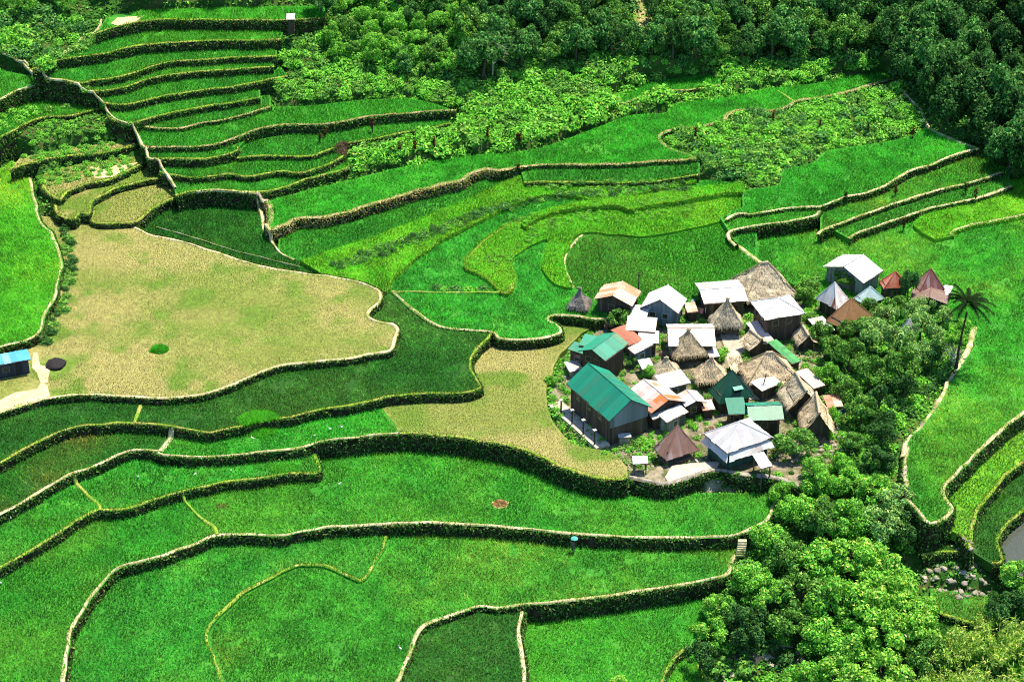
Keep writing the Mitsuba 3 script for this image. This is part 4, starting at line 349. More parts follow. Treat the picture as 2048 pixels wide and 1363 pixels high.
ROCK_LABEL = {'stream_rocks': ('pale stone among the tumbled stones above the olive stream paddy','tumbled stones above the olive stream paddy'),'pool_rocks': ('grey stone beside the dark stream pool','stones beside the dark pool'),'upper_rocks': ('grey stone on the grassy ledge above the stream','stones on the ledge above the stream'),'wall_rocks': ('pale stone of the broken path edge left of the long bright paddy','stones of the broken path edge'),'yard_rocks': ('grey stone on the ground right of the ridged thatch','stones right of the ridged thatch'),'corner_rocks': ('grey stone at the bottom edge left of the pool','stones at the bottom edge left of the pool')}

# ---------------------------------------------------------------- terrain: terraces cut into a sloping valley side (metres)
def spline(pts, step=0.6):
    """A Catmull-Rom curve through the plan points, resampled at even steps."""
    p = np.asarray(pts, float)
    if len(p) < 3:
        n = max(2, int(np.linalg.norm(p[-1] - p[0]) / step) + 1)
        return p[0] + (p[-1] - p[0]) * np.linspace(0, 1, n)[:, None]
    q = np.vstack([2 * p[0] - p[1], p, 2 * p[-1] - p[-2]])
    out = []
    for i in range(1, len(q) - 2):
        n = max(2, int(np.linalg.norm(q[i + 1] - q[i]) / step) + 1)
        t = np.linspace(0, 1, n, endpoint=False)[:, None]
        out.append(0.5 * (2 * q[i] + (q[i + 1] - q[i - 1]) * t + (2 * q[i - 1] - 5 * q[i] + 4 * q[i + 1] - q[i + 2]) * t**2 + (3 * q[i] - q[i - 1] - 3 * q[i + 1] + q[i + 2]) * t**3))
    out.append(p[-1:])
    return np.vstack(out)


def wobble(c, amount=0.12, seed=0):
    """Hand-built edges are never smooth: a few centimetres of sideways wander."""
    z = np.full(len(c), 3.7 + seed)
    n = np.stack([meshkit.noise(np.column_stack([c * 0.55, z]), 1), meshkit.noise(np.column_stack([c * 0.55, z]), 2)], 1) - 0.5
    return c + n * 2 * amount


class Terrace:
    pass


TER = []
for _i, (_n, _z, _front, _back, _opt) in enumerate(TERRACES):
    t = Terrace()
    t.name, t.z, t.opt = _n, _z, _opt
    t.front = wobble(spline(_front), 0.2, _i)
    _bk = np.asarray(_back, float).reshape(-1, 2)
    if _opt.get('sb') or _n in ('T', 'M', 'X', 'L'):
        _bk = wobble(spline(_bk), 0.2, _i + 50)
    t.poly = Polygon(np.vstack([t.front, _bk])).buffer(0)
    if t.poly.geom_type == 'MultiPolygon':
        t.poly = max(t.poly.geoms, key=lambda g: g.area)
    shapely.prepare(t.poly)
    TER.append(t)
BYNAME = {t.name: t for t in TER}

_cp = np.array(CONTROL, float)
_rbf = RBFInterpolator(_cp[:, :2], _cp[:, 2], kernel='linear')
GX0, GX1, GY0, GY1, GS = -118.0, 150.0, -96.0, 250.0, 0.8
_gx, _gy = np.arange(GX0, GX1 + 0.01, GS), np.arange(GY0, GY1 + 0.01, GS)
_c = 4
_cx, _cy = np.meshgrid(_gx[::_c], _gy[::_c], indexing='ij')
_coarse = _rbf(np.column_stack([_cx.ravel(), _cy.ravel()])).reshape(_cx.shape)
_bare = RegularGridInterpolator((_gx[::_c], _gy[::_c]), gaussian_filter(_coarse, 0.8), bounds_error=False, fill_value=None)


def ground_natural(x, y):
    p = np.column_stack([np.ravel(x), np.ravel(y)])
    z = _bare(p)
    rough = (meshkit.fbm(np.column_stack([p * 0.22, p[:, 0] * 0]), 4, 5) - 0.5) * 0.9
    yard = shapely.contains_xy(YARD, p[:, 0], p[:, 1])
    return z + np.where(yard, 0.12, 1.0) * rough


YARD = Polygon(VILLAGE_YARD)
shapely.prepare(YARD)
_GXX, _GYY = np.meshgrid(_gx, _gy, indexing='ij')
_flatx, _flaty = _GXX.ravel(), _GYY.ravel()
_gz = ground_natural(_flatx, _flaty)
_top = np.full(len(_gz), -np.inf)
for t in TER:
    _top = np.where(shapely.contains_xy(t.poly, _flatx, _flaty), np.maximum(_top, t.z - 0.55), _top)
_top = np.where(np.isneginf(_top), np.inf, _top).reshape(_GXX.shape)
GZ = np.minimum(_gz.reshape(_GXX.shape), minimum_filter(_top, 3))
_gi = RegularGridInterpolator((_gx, _gy), GZ, bounds_error=False, fill_value=None)


def terrace_top(x, y):
    z = np.full(np.shape(np.ravel(x)), -np.inf)
    for t in TER:
        x0, y0, x1, y1 = t.poly.bounds
        near = np.nonzero((x > x0) & (x < x1) & (y > y0) & (y < y1) & (z < t.z))[0]
        if len(near):
            k = near[shapely.contains_xy(t.poly, x[near], y[near])]
            z[k] = t.z
    return z


def height(x, y):
    x, y = np.ravel(np.asarray(x, float)), np.ravel(np.asarray(y, float))
    return np.maximum(_gi(np.column_stack([x, y])), terrace_top(x, y))


def h1(x, y):
    return float(height([x], [y])[0])

# ---------------------------------------------------------------- helpers
_count = {}


def numbered(name):
    n = _count.get(name, 0)
    _count[name] = n + 1
    return name if n == 0 else f'{name}_{n:03d}'


def put(name, mesh, bsdf, parent=None, smooth=False, color=None, **lab):
    key = numbered((parent + '__' if parent else '') + name)
    if color is not None:
        color = np.asarray(color, float)
        if color.ndim == 1:
            nv = len(mesh.vertices) if hasattr(mesh, 'vertices') else len(mesh[0])
            color = np.tile(color, (nv, 1))
    scene[key] = ply(mesh, bsdf, smooth=smooth, color=color)
    if lab:
        labels[key] = lab
    return key


def thing(name, label, cat, group=None):
    key = numbered(name)
    labels[key] = {'label': label, 'category': cat}
    if group:
        labels[key]['group'] = group
    return key


def box(x0, x1, y0, y1, z0, z1):
    m = trimesh.creation.box(bounds=[[x0, y0, z0], [x1, y1, z1]])
    return np.array(m.vertices), np.array(m.faces)


def join(parts):
    vs, fs, n = [], [], 0
    for v, f in parts:
        vs.append(v)
        fs.append(f + n)
        n += len(v)
    return np.vstack(vs), np.vstack(fs)


def tube(pts, rad, sides=6):
    p = np.asarray(pts, float)
    r = np.broadcast_to(np.asarray(rad, float), (len(p),))
    t = np.gradient(p, axis=0)
    t /= np.linalg.norm(t, axis=1, keepdims=True) + 1e-9
    a = np.cross(t, np.where(np.abs(t[:, 2:]) < 0.9, [0, 0, 1.0], [1.0, 0, 0]))
    a /= np.linalg.norm(a, axis=1, keepdims=True) + 1e-9
    b = np.cross(t, a)
    an = np.arange(sides) * 2 * np.pi / sides
    v = p[:, None] + r[:, None, None] * (np.cos(an)[None, :, None] * a[:, None] + np.sin(an)[None, :, None] * b[:, None])
    i, j = np.meshgrid(np.arange(len(p) - 1), np.arange(sides), indexing='ij')
    q = np.stack([i * sides + j, i * sides + (j + 1) % sides, (i + 1) * sides + (j + 1) % sides, (i + 1) * sides + j], -1).reshape(-1, 4)
    f = np.vstack([q[:, [0, 1, 2]], q[:, [0, 2, 3]]])
    cap = np.array([[0, k, k + 1] for k in range(1, sides - 1)])
    return v.reshape(-1, 3), np.vstack([f, cap[:, ::-1], cap + (len(p) - 1) * sides])


def unit(v):
    return v / (np.linalg.norm(v, axis=-1, keepdims=True) + 1e-9)


def leaves(pos, nrm, size, up=0.35, long=1.6, fold=0.15):
    """One folded pointed leaf (4 corners, 2 triangles) at each point, facing about nrm."""
    n = len(pos)
    d = unit(nrm + rng.normal(0, 0.55, (n, 3)) + [0, 0, up])
    a = unit(np.cross(d, rng.normal(0, 1, (n, 3))))
    b = np.cross(d, a)
    s = np.broadcast_to(size, (n,))[:, None]
    v = np.stack([pos - a * s * long * 0.5, pos + b * s * 0.5 - d * s * fold, pos + a * s * long * 0.5 - d * s * fold * 1.5, pos - b * s * 0.5 - d * s * fold], 1).reshape(-1, 3)
    k = np.arange(n)[:, None] * 4
    f = np.vstack([k + [0, 1, 2], k + [0, 2, 3]])
    return v, f


def blades(pos, height_, width, lean, per=3):
    """Grass or rice: thin upright triangles, several to a clump."""
    n = len(pos)
    p = np.repeat(pos, per, 0)
    h = np.repeat(np.broadcast_to(height_, (n,)), per) * rng.uniform(0.75, 1.15, n * per)
    a = rng.uniform(0, 2 * np.pi, n * per)
    side = np.stack([np.cos(a), np.sin(a), 0 * a], 1)
    b = a + np.pi / 2 + rng.normal(0, 0.5, n * per)
    tip = np.stack([np.cos(b), np.sin(b), 0 * b], 1) * (lean * h * rng.uniform(0.3, 1.0, n * per))[:, None]
    off = rng.normal(0, width * 0.5, (n * per, 3)) * [1, 1, 0]
    tip[:, 2] = h
    v = np.stack([p + off - side * width, p + off + side * width, p + off + tip], 1).reshape(-1, 3)
    return v, np.arange(len(v)).reshape(-1, 3)


def tint(base, n, per, light=0.28, hue=0.12):
    """A colour for each of n clumps, repeated for its per vertices."""
    c = np.asarray(base, float)
    c = np.tile(c, (n, 1)) if c.ndim == 1 else c
    c = c * np.exp(rng.normal(0, light, (n, 1))) * np.exp(rng.normal(0, hue, (n, 3)) * [1.0, 0.3, 0.8])
    return np.repeat(np.clip(c, 0.001, 0.85), per, 0)


def in_view(x, y, grow=1.16):
    """Whether plan points lie where the photograph could see them, with a margin of some metres on all sides."""
    half = math.tan(math.radians(12)) * grow
    return (np.abs(x) < (np.hypot(y - EYE[1], EYE[2])) * half + 2) & (y > -82)


def scatter(poly, per_m2):
    x0, y0, x1, y1 = poly.bounds
    n = int((x1 - x0) * (y1 - y0) * per_m2)
    s = 1 / math.sqrt(per_m2)
    gx, gy = np.meshgrid(np.arange(x0, x1, s), np.arange(y0, y1, s), indexing='ij')
    p = np.stack([gx.ravel(), gy.ravel()], 1) + rng.uniform(-0.5, 0.5, (gx.size, 2)) * s
    p = p[in_view(p[:, 0], p[:, 1])]
    return p[shapely.contains_xy(poly, p[:, 0], p[:, 1])]


def spaced(poly, space, tries=30):
    x0, y0, x1, y1 = poly.bounds
    n = int((x1 - x0) * (y1 - y0) / space**2 * tries)
    p = rng.uniform([x0, y0], [x1, y1], (min(n, 60000), 2))
    p = p[shapely.contains_xy(poly, p[:, 0], p[:, 1])]
    keep, grid = [], {}
    for q in p:
        c = (int(q[0] // space), int(q[1] // space))
        if all(np.hypot(*(q - o)) > space for i in (-1, 0, 1) for j in (-1, 0, 1) for o in grid.get((c[0] + i, c[1] + j), ())):
            grid.setdefault(c, []).append(q)
            keep.append(q)
    return np.array(keep).reshape(-1, 2)


def vnoise(p, s, seed=0, oct_=3):
    return meshkit.fbm(np.column_stack([p[:, 0] * s, p[:, 1] * s, np.full(len(p), 0.37 * seed)]), oct_, seed)


# ---------------------------------------------------------------- ground: one heightfield, the village yard a surface of its own
def grid_mesh(mask_cells):
    nx, ny = GZ.shape
    v = np.column_stack([_flatx, _flaty, GZ.ravel()])
    i, j = np.nonzero(mask_cells)
    a, b, c, d = i * ny + j, (i + 1) * ny + j, (i + 1) * ny + j + 1, i * ny + j + 1
    f = np.vstack([np.stack([a, b, c], 1), np.stack([a, c, d], 1)])
    used, inv = np.unique(f, return_inverse=True)
    return v[used], inv.reshape(-1, 3)


_cxm, _cym = _GXX[:-1, :-1] + GS / 2, _GYY[:-1, :-1] + GS / 2
_yard = shapely.contains_xy(YARD, _cxm.ravel(), _cym.ravel()).reshape(_cxm.shape)
put('ground', grid_mesh(~_yard), 'm_ground', smooth=True, kind='structure')
put('village_yard', grid_mesh(_yard), 'm_yard', smooth=True, kind='structure', label='pale trodden earth yard between the village houses')
_hx = np.concatenate([np.linspace(-900, GX0, 9), np.linspace(GX0, GX1, 8)[1:-1], np.linspace(GX1, 900, 9)])
_hy = np.concatenate([np.linspace(-600, GY0, 8), np.linspace(GY0, GY1, 8)[1:-1], np.linspace(GY1, 1200, 10)])
_a, _b = np.meshgrid(_hx, _hy, indexing='ij')
_out = np.maximum.reduce([GX0 - _a, _a - GX1, GY0 - _b, _b - GY1, 0 * _a])
_edge = _gi(np.column_stack([np.clip(_a, GX0, GX1).ravel(), np.clip(_b, GY0, GY1).ravel()])).reshape(_a.shape)
_hz = _edge + np.where(_out > 0, np.where(_b > GY0, 1.0, -0.35) * _out * 0.45, -30)
_n = len(_hy)
_i, _j = [k.ravel() for k in np.meshgrid(np.arange(len(_hx) - 1), np.arange(_n - 1), indexing='ij')]
_q = [_i * _n + _j, (_i + 1) * _n + _j, (_i + 1) * _n + _j + 1, _i * _n + _j + 1]
put('hills', (np.stack([_a.ravel(), _b.ravel(), _hz.ravel()], 1), np.vstack([np.stack([_q[0], _q[1], _q[2]], 1), np.stack([_q[0], _q[2], _q[3]], 1)])), 'm_ground', kind='structure')

# ---------------------------------------------------------------- terraces: paddy sheets, crops, retaining walls, ridge paths
CROP = {  # plants per m2, height, half width, colour, patch colour, sheet material
    'p': (20, 0.40, 0.045, (0.056, 0.326, 0.039), (0.105, 0.415, 0.041), 'm_paddy'),
    'T': (20, 0.42, 0.045, (0.066, 0.436, 0.037), (0.079, 0.482, 0.045), 'm_paddy'),
    'T2': (20, 0.42, 0.045, (0.062, 0.380, 0.037), (0.079, 0.427, 0.041), 'm_paddy'),
    'M': (20, 0.42, 0.045, (0.066, 0.436, 0.042), (0.079, 0.501, 0.049), 'm_paddy'),
    'O': (20, 0.42, 0.045, (0.099, 0.501, 0.048), (0.133, 0.558, 0.049), 'm_paddy'),
    'Q': (20, 0.40, 0.045, (0.078, 0.372, 0.037), (0.242, 0.334, 0.048), 'm_paddy'),
    'R': (20, 0.40, 0.045, (0.077, 0.326, 0.044), (0.183, 0.391, 0.052), 'm_paddy'),
    'N': (20, 0.42, 0.045, (0.091, 0.482, 0.051), (0.222, 0.501, 0.058), 'm_paddy'),
    'K': (20, 0.38, 0.045, (0.055, 0.305, 0.021), (0.121, 0.293, 0.037), 'm_paddy'),
    'L': (20, 0.42, 0.045, (0.051, 0.408, 0.044), (0.073, 0.464, 0.058), 'm_paddy'),
    'Z': (20, 0.40, 0.045, (0.047, 0.283, 0.033), (0.068, 0.349, 0.037), 'm_paddy'),
    'AA': (20, 0.38, 0.045, (0.036, 0.239, 0.033), (0.062, 0.306, 0.037), 'm_paddy_dark'),
    'A': (18, 0.16, 0.040, (0.330, 0.325, 0.125), (0.160, 0.280, 0.050), 'm_dry'),
    'B': (18, 0.16, 0.040, (0.350, 0.340, 0.145), (0.210, 0.300, 0.070), 'm_dry'),
    'D': (20, 0.40, 0.045, (0.055, 0.450, 0.044), (0.135, 0.472, 0.060), 'm_paddy'),
    'dry': (16, 0.20, 0.040, (0.232, 0.226, 0.054), (0.136, 0.205, 0.022), 'm_dry'),
    'BB': (20, 0.45, 0.045, (0.188, 0.705, 0.048), (0.356, 0.780, 0.053), 'm_paddy'),
    'C': (20, 0.36, 0.045, (0.056, 0.261, 0.039), (0.105, 0.306, 0.048), 'm_paddy_dark'),
    'E': (20, 0.38, 0.045, (0.062, 0.326, 0.039), (0.301, 0.326, 0.072), 'm_paddy_dark'),
    'F': (20, 0.42, 0.045, (0.061, 0.427, 0.051), (0.187, 0.501, 0.074), 'm_paddy'),
    'G': (20, 0.44, 0.045, (0.073, 0.444, 0.051), (0.173, 0.519, 0.063), 'm_paddy'),
    'H': (20, 0.42, 0.045, (0.061, 0.372, 0.051), (0.150, 0.427, 0.063), 'm_paddy'),
    'H2': (20, 0.44, 0.045, (0.091, 0.408, 0.051), (0.248, 0.501, 0.068), 'm_paddy'),
    'I': (20, 0.36, 0.045, (0.052, 0.272, 0.039), (0.093, 0.326, 0.041), 'm_paddy_dark'),
    'J': (20, 0.44, 0.045, (0.109, 0.501, 0.058), (0.145, 0.574, 0.058), 'm_paddy'),
    'bright': (20, 0.44, 0.045, (0.178, 0.649, 0.048), (0.266, 0.686, 0.053), 'm_paddy'),
    'bank': (26, 0.32, 0.045, (0.095, 0.480, 0.030), (0.200, 0.540, 0.040), 'm_bank'),
    'S1': (20, 0.36, 0.045, (0.178, 0.353, 0.056), (0.243, 0.372, 0.066), 'm_paddy'),
    'dark': (20, 0.36, 0.045, (0.052, 0.261, 0.033), (0.084, 0.326, 0.037), 'm_paddy_dark'),
    'wet': (20, 0.34, 0.045, (0.123, 0.427, 0.048), (0.155, 0.334, 0.066), 'm_bank'),
    'pond': (0, 0, 0, None, None, 'm_pond'),
    'yard': (0, 0, 0, None, None, 'm_yard'),
}
LIP = {'path': ('m_pale', 0.19, 0.12), 'grass': ('m_turf', 0.16, 0.10), 'dirt': ('m_dirt', 0.18, 0.10), 'stone': ('m_stone', 0.30, 0.16)}


def outward(curve, poly):
    t = unit(np.gradient(curve, axis=0))
    n = np.stack([t[:, 1], -t[:, 0]], 1)
    probe = curve + n * 0.6
    inside = shapely.contains_xy(poly, probe[:, 0], probe[:, 1]).mean()
    return n if inside < 0.5 else -n


def ridge(curve, z, width, rise, seed):
    """A trodden ridge: a low rounded bank along the plan curve."""
    t = unit(np.gradient(curve, axis=0))
    n = np.stack([t[:, 1], -t[:, 0]], 1)
    prof = [(-1.25, -0.25), (-0.85, 0.75), (-0.35, 1.0), (0.35, 1.0), (0.85, 0.75), (1.25, -0.25)]
    w = width * (0.38 + 1.15 * meshkit.noise(np.column_stack([curve * 0.33, np.full(len(curve), seed + .5)]), 3))
    zz = np.broadcast_to(z, (len(curve),))
    bump = (meshkit.noise(np.column_stack([curve * 0.5, np.full(len(curve), seed + .1)]), 4) - 0.5) * 0.12
    v = np.stack([np.column_stack([curve + n * (a * w)[:, None], zz + rise * h + bump * (h > 0)]) for a, h in prof], 1)
    k = len(prof)
    i, j = [q.ravel() for q in np.meshgrid(np.arange(len(curve) - 1), np.arange(k - 1), indexing='ij')]
    a = i * k + j
    q = np.stack([a, a + 1, a + k + 1, a + k], 1)
    return v.reshape(-1, 3), np.vstack([q[:, [0, 1, 2]], q[:, [0, 2, 3]]])


WALL_TREND = []
for num, t in enumerate(TER):
    crop, lip, z = t.opt['crop'], t.opt['lip'], t.z
    dens, hgt, wid, col, col2, sheet = CROP[crop]
    kind = {'pond': 'pond', 'yard': 'village_terrace', 'bank': 'grass_bank', 'A': 'dry_field', 'B': 'dry_field', 'dry': 'dry_field', 'wet': 'marsh'}.get(crop, 'rice_paddy')
    v2, f2 = trimesh.creation.triangulate_polygon(t.poly.simplify(0.02), engine='earcut')
    ring = np.array(t.poly.simplify(0.02).exterior.coords)
    m = len(ring)
    top = (np.column_stack([v2, np.full(len(v2), z)]), np.asarray(f2))
    sk = np.vstack([np.column_stack([ring, np.full(m, z)]), np.column_stack([ring, np.full(m, z - 1.2)])])
    k = np.arange(m - 1)
    skirt = (sk, np.vstack([np.stack([k, k + m, k + 1], 1), np.stack([k + 1, k + m, k + m + 1], 1)]))
    pk = put(kind, join([top, skirt]), sheet, kind='structure', label=FIELD[t.name][0])
    visible = t.poly
    for o in TER:
        if o.z > z and o.poly.intersects(visible):
            visible = visible.difference(o.poly)
    if dens and not visible.is_empty:
        p = scatter(visible.buffer(-0.25 if crop != 'bank' else 0.05), dens)
        if hgt > 0.3 and crop != 'bank':
            p = p[(vnoise(p, 0.55, num + 21, 3) > 0.30) | (rng.uniform(0, 1, len(p)) < 0.3)]
        for hole in CLEAR.get(t.name, ()):
            p = p[np.hypot(p[:, 0] - hole[0], (p[:, 1] - hole[1])) > hole[2] * (0.7 + 0.6 * vnoise(p, 0.8, 3))]
        if len(p):
            patch = np.clip((vnoise(p, 0.10, num, 4) - (0.40 if kind == 'dry_field' else 0.44)) * 5, 0, 1)[:, None]
            fine = np.exp((vnoise(p, 0.6, num + 40, 2) - 0.5) * 1.3)[:, None] * np.exp((vnoise(p, 0.06, num + 80, 3) - 0.5) * 1.0)[:, None] * 0.95
            c = (np.array(col) * (1 - patch) + np.array(col2) * patch) * fine
            per = 3 if hgt > 0.25 else 2
            put('rice_plants' if hgt > 0.32 and crop != 'bank' else 'grass', blades(np.column_stack([p, np.full(len(p), z - 0.01)]), hgt, wid, 0.85, per), 'blade', pk, color=tint(c, len(p), 3 * per, 0.38, 0.13), kind='stuff')
    # the ridge that edges the terrace
    out = outward(t.front, t.poly)
    if lip in LIP:
        bsdf, w, rise = LIP[lip]
        w = t.opt.get('w', w)
        kk = put('ridge_path' if lip != 'stone' else 'kerb', ridge(t.front - out * (w + 0.12), z, w, rise, num), bsdf, smooth=40, kind='structure')
        if lip != 'stone':
            c0 = t.front - out * (w + 0.12)
            rep = np.repeat(np.arange(len(c0)), {'grass': 8, 'dirt': 4, 'path': 3}[lip])
            q = c0[rep] + out[rep] * rng.uniform(-1.2, 1.2, (len(rep), 1)) * w + rng.normal(0, 0.2, (len(rep), 2))
            if lip == 'path':
                q = c0[rep] + out[rep] * (np.sign(rng.normal(0, 1, (len(rep), 1))) * rng.uniform(0.7, 1.7, (len(rep), 1)) * w)
            ok = in_view(q[:, 0], q[:, 1]) & (vnoise(q, 0.35, num + 3) > (0.45 if lip == 'path' else 0.0))
            q = q[ok]
            pz = z + rise * 0.6
            g = np.clip((vnoise(q, 0.4, num + 7) - 0.3) * 2.5, 0, 1)[:, None]
            put('grass', blades(np.column_stack([q, np.full(len(q), pz)]), 0.17, 0.045, 0.8, 3), 'blade', kk, color=tint(np.array([0.13, 0.30, 0.025]) * (1 - g) + np.array([0.29, 0.36, 0.06]) * g, len(q), 9, 0.25), kind='stuff')
    # the retaining wall under the lip
    c = t.front
    low = np.minimum.reduce([height(*(c + out * d).T) for d in (0.5, 1.0, 1.6)])
    drop = np.clip(z - low, 0.0, 7.0)
    drop = gaussian_filter(drop, 1.0)
    if drop.max() < 0.3:
        continue
    rows = max(3, int(drop.max() / 0.35) + 2)
    s = np.linspace(0, 1, rows)
    hz = s[None, :] * (drop + 0.35)[:, None]
    d = 0.04 + 0.08 * hz
    pts = np.dstack([c[:, None, :] + out[:, None, :] * d[..., None], z + 0.05 - hz])
    flat = pts.reshape(-1, 3)
    rough = (meshkit.fbm(flat * 1.1, 3, 9) - 0.5) * 0.45
    rough = np.where(np.tile(s, len(c)) < 0.05, 0, rough)
    flat = flat + np.column_stack([np.repeat(out, rows, 0) * rough[:, None], rough * 0.2])
    i, j = [q.ravel() for q in np.meshgrid(np.arange(len(c) - 1), np.arange(rows - 1), indexing='ij')]
    a = i * rows + j
    f = np.vstack([np.stack([a, a + 1, a + rows + 1], 1), np.stack([a, a + rows + 1, a + rows], 1)])
    is_bank = crop == 'bank'
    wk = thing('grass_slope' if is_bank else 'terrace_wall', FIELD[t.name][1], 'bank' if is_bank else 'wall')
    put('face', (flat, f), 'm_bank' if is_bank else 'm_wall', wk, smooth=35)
    seg = np.linalg.norm(np.diff(c, axis=0), axis=1)
    area = seg * (drop[1:] + drop[:-1]) / 2
    vis = in_view(c[:-1, 0], c[:-1, 1])
    area = area * vis
    n = int(area.sum() * (52 if not is_bank else 30))
    if n < 10:
        continue
    pick = rng.choice(len(area), n, p=area / area.sum())
    u, hh = rng.uniform(0, 1, n), rng.uniform(0, 1, n) ** 1.15
    base = c[pick] * (1 - u)[:, None] + c[pick + 1] * u[:, None]
    dr_ = drop[pick] * (1 - u) + drop[pick + 1] * u
    o = out[pick]
    clump = vnoise(np.column_stack([base[:, 0] + base[:, 1] * 0.3, hh * dr_ * 2]), 0.9, num, 3)
    keep = clump > (0.36 if not is_bank else 0.2)
    base, dr_, o, hh, clump = base[keep], dr_[keep], o[keep], hh[keep], clump[keep]
    n = len(base)
    stick = rng.uniform(0.0, 0.20, n) * np.clip(dr_ / 1.5, 0.4, 1)
    pos = np.column_stack([base + o * (0.04 + 0.08 * hh * dr_ + stick)[:, None], z + 0.05 - hh * dr_ + 0.1])
    pal = np.array([(0.024, 0.070, 0.016), (0.060, 0.190, 0.030), (0.220, 0.330, 0.100), (0.070, 0.062, 0.035)]) if not is_bank else np.array([(0.10, 0.30, 0.02), (0.18, 0.40, 0.03), (0.26, 0.42, 0.05), (0.07, 0.22, 0.02)])  # the palest wall green paints glints of leaf and stone
    if t.name == 'T':
        dry_side = (base[:, 0] < -2) & (rng.uniform(0, 1, n) < 0.75)
    else:
        dry_side = np.zeros(n, bool)
    cc = pal[rng.choice(4, n, p=[0.32, 0.40, 0.14, 0.14] if z < 4.5 else [0.20, 0.50, 0.18, 0.12])]
    cc = np.where(dry_side[:, None], np.array([(0.42, 0.36, 0.15), (0.30, 0.38, 0.06), (0.36, 0.28, 0.15)])[rng.choice(3, n)], cc)
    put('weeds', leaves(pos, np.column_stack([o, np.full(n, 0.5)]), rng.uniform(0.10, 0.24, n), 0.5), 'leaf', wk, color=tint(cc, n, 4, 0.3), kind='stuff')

for name, style, w, pts in PATHS:
    pts = np.array(pts)
    cxy = wobble(spline(pts[:, :2], 0.5), 0.10, len(pts))
    s0 = np.concatenate([[0], np.cumsum(np.linalg.norm(np.diff(pts[:, :2], axis=0), axis=1))])
    s1 = np.concatenate([[0], np.cumsum(np.linalg.norm(np.diff(cxy, axis=0), axis=1))])
    zz = np.interp(s1 / s1[-1], s0 / s0[-1], pts[:, 2])
    near = np.maximum.reduce([height(cxy[:, 0] + a, cxy[:, 1] + b_) for a, b_ in ((0, 0), (.3, 0), (-.3, 0), (0, .3), (0, -.3))])
    if name == 'stair_path':
        zz = gaussian_filter(np.maximum(near, zz), 1.0)
    zz = np.maximum(gaussian_filter(zz, 1.2), near - 0.05)
    put(name, ridge(cxy, zz, w * 0.55, 0.22, 3), {'pale': 'm_pale', 'grass': 'm_turf', 'stone': 'm_pale'}[style], smooth=40, kind='structure')

# ---------------------------------------------------------------- trees, shrubs, ground cover
KIND = {  # lobes, leaves, leaf size, colours, crown shape (flatten, base height share), light
    'round': (25, 3978, 0.20, [(0.081, 0.235, 0.045), (0.136, 0.358, 0.061), (0.232, 0.469, 0.081)], 0.85, 0.12),
    'bright': (25, 3978, 0.19, [(0.118, 0.407, 0.052), (0.185, 0.557, 0.061), (0.342, 0.706, 0.092)], 0.85, 0.12),
    'yellow': (27, 4309, 0.20, [(0.158, 0.470, 0.054), (0.259, 0.642, 0.075), (0.457, 0.856, 0.129)], 0.85, 0.12),
    'dark': (22, 3149, 0.20, [(0.036, 0.119, 0.031), (0.060, 0.174, 0.045), (0.102, 0.257, 0.061)], 0.95, 0.12),  # greens lowered so the leaf colour itself carries forest shade
    'glossy': (26, 4143, 0.23, [(0.054, 0.190, 0.047), (0.095, 0.285, 0.067), (0.193, 0.401, 0.095)], 0.95, 0.12),  # palette also darkened, painting woodland shadow into the leaves
    'feather': (28, 2486, 0.19, [(0.158, 0.377, 0.101), (0.266, 0.520, 0.138), (0.408, 0.665, 0.176)], 0.75, 0.12),
    'column': (9, 3120, 0.16, [(0.033, 0.131, 0.041), (0.056, 0.176, 0.052), (0.081, 0.223, 0.064)], 1.1, 0.15),
    'bush': (8, 1950, 0.16, [(0.060, 0.223, 0.037), (0.111, 0.317, 0.052), (0.181, 0.428, 0.074)], 0.9, 0.15),
}


def crown(kind, n_leaf=None):
    lobes, n, size, pal, flat, base = KIND[kind]
    n = n_leaf or n
    R, H = 3.0, 6.0
    cen, rad = [], []
    for k in range(lobes):
        a, r = rng.uniform(0, 2 * np.pi), R * math.sqrt(rng.uniform(0, 1)) * 0.78
        top = 1 - (r / R) ** 2 * 0.75
        lo = base * H + 0.8
        z = lo + (H - 1.0 - lo) * top * rng.uniform(0.35, 1.0)
        cen.append([r * math.cos(a), r * math.sin(a), z])
        rad.append(R * rng.uniform(0.13, 0.36))
    cen, rad = np.array(cen), np.array(rad)
    pick = rng.choice(lobes, n, p=rad**2 / (rad**2).sum())
    d = unit(rng.normal(0, 1, (n, 3)) + [0, 0, 0.35])
    shell = rng.uniform(0.62, 1.08, n) * (1 + 0.35 * (meshkit.noise(d * 2.2 + pick[:, None] * 3.1, 5) - 0.5))
    pos = cen[pick] + d * (rad[pick] * shell)[:, None] * [1, 1, flat]
    pos[:, 2] = np.clip(pos[:, 2], 0.4, None)
    sz = size * rng.uniform(0.6, 1.35, n)
    v, f = leaves(pos, d, sz, 0.35, 1.7)
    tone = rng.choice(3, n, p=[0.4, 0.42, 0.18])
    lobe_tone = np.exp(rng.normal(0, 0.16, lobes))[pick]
    return (v, f), tint(np.array(pal)[tone] * lobe_tone[:, None], n, 4, 0.42, 0.12), cen, rad  # wide lightness spread paints leaf glints into the crown colours


def woody(cen, rad, lean=0.3):
    trunk_top = np.array([rng.normal(0, lean), rng.normal(0, lean), 2.6])
    parts = [tube([[0, 0, -0.6], [trunk_top[0] * 0.4, trunk_top[1] * 0.4, 1.2], trunk_top], [0.24, 0.19, 0.15], 7)]
    for c, r in list(zip(cen, rad))[:8]:
        mid = trunk_top * 0.5 + c * 0.5 + rng.normal(0, 0.2, 3)
        parts.append(tube([trunk_top * 0.92, mid, c + [0, 0, r * 0.4]], [0.11, 0.075, 0.035], 5))
    return join(parts)


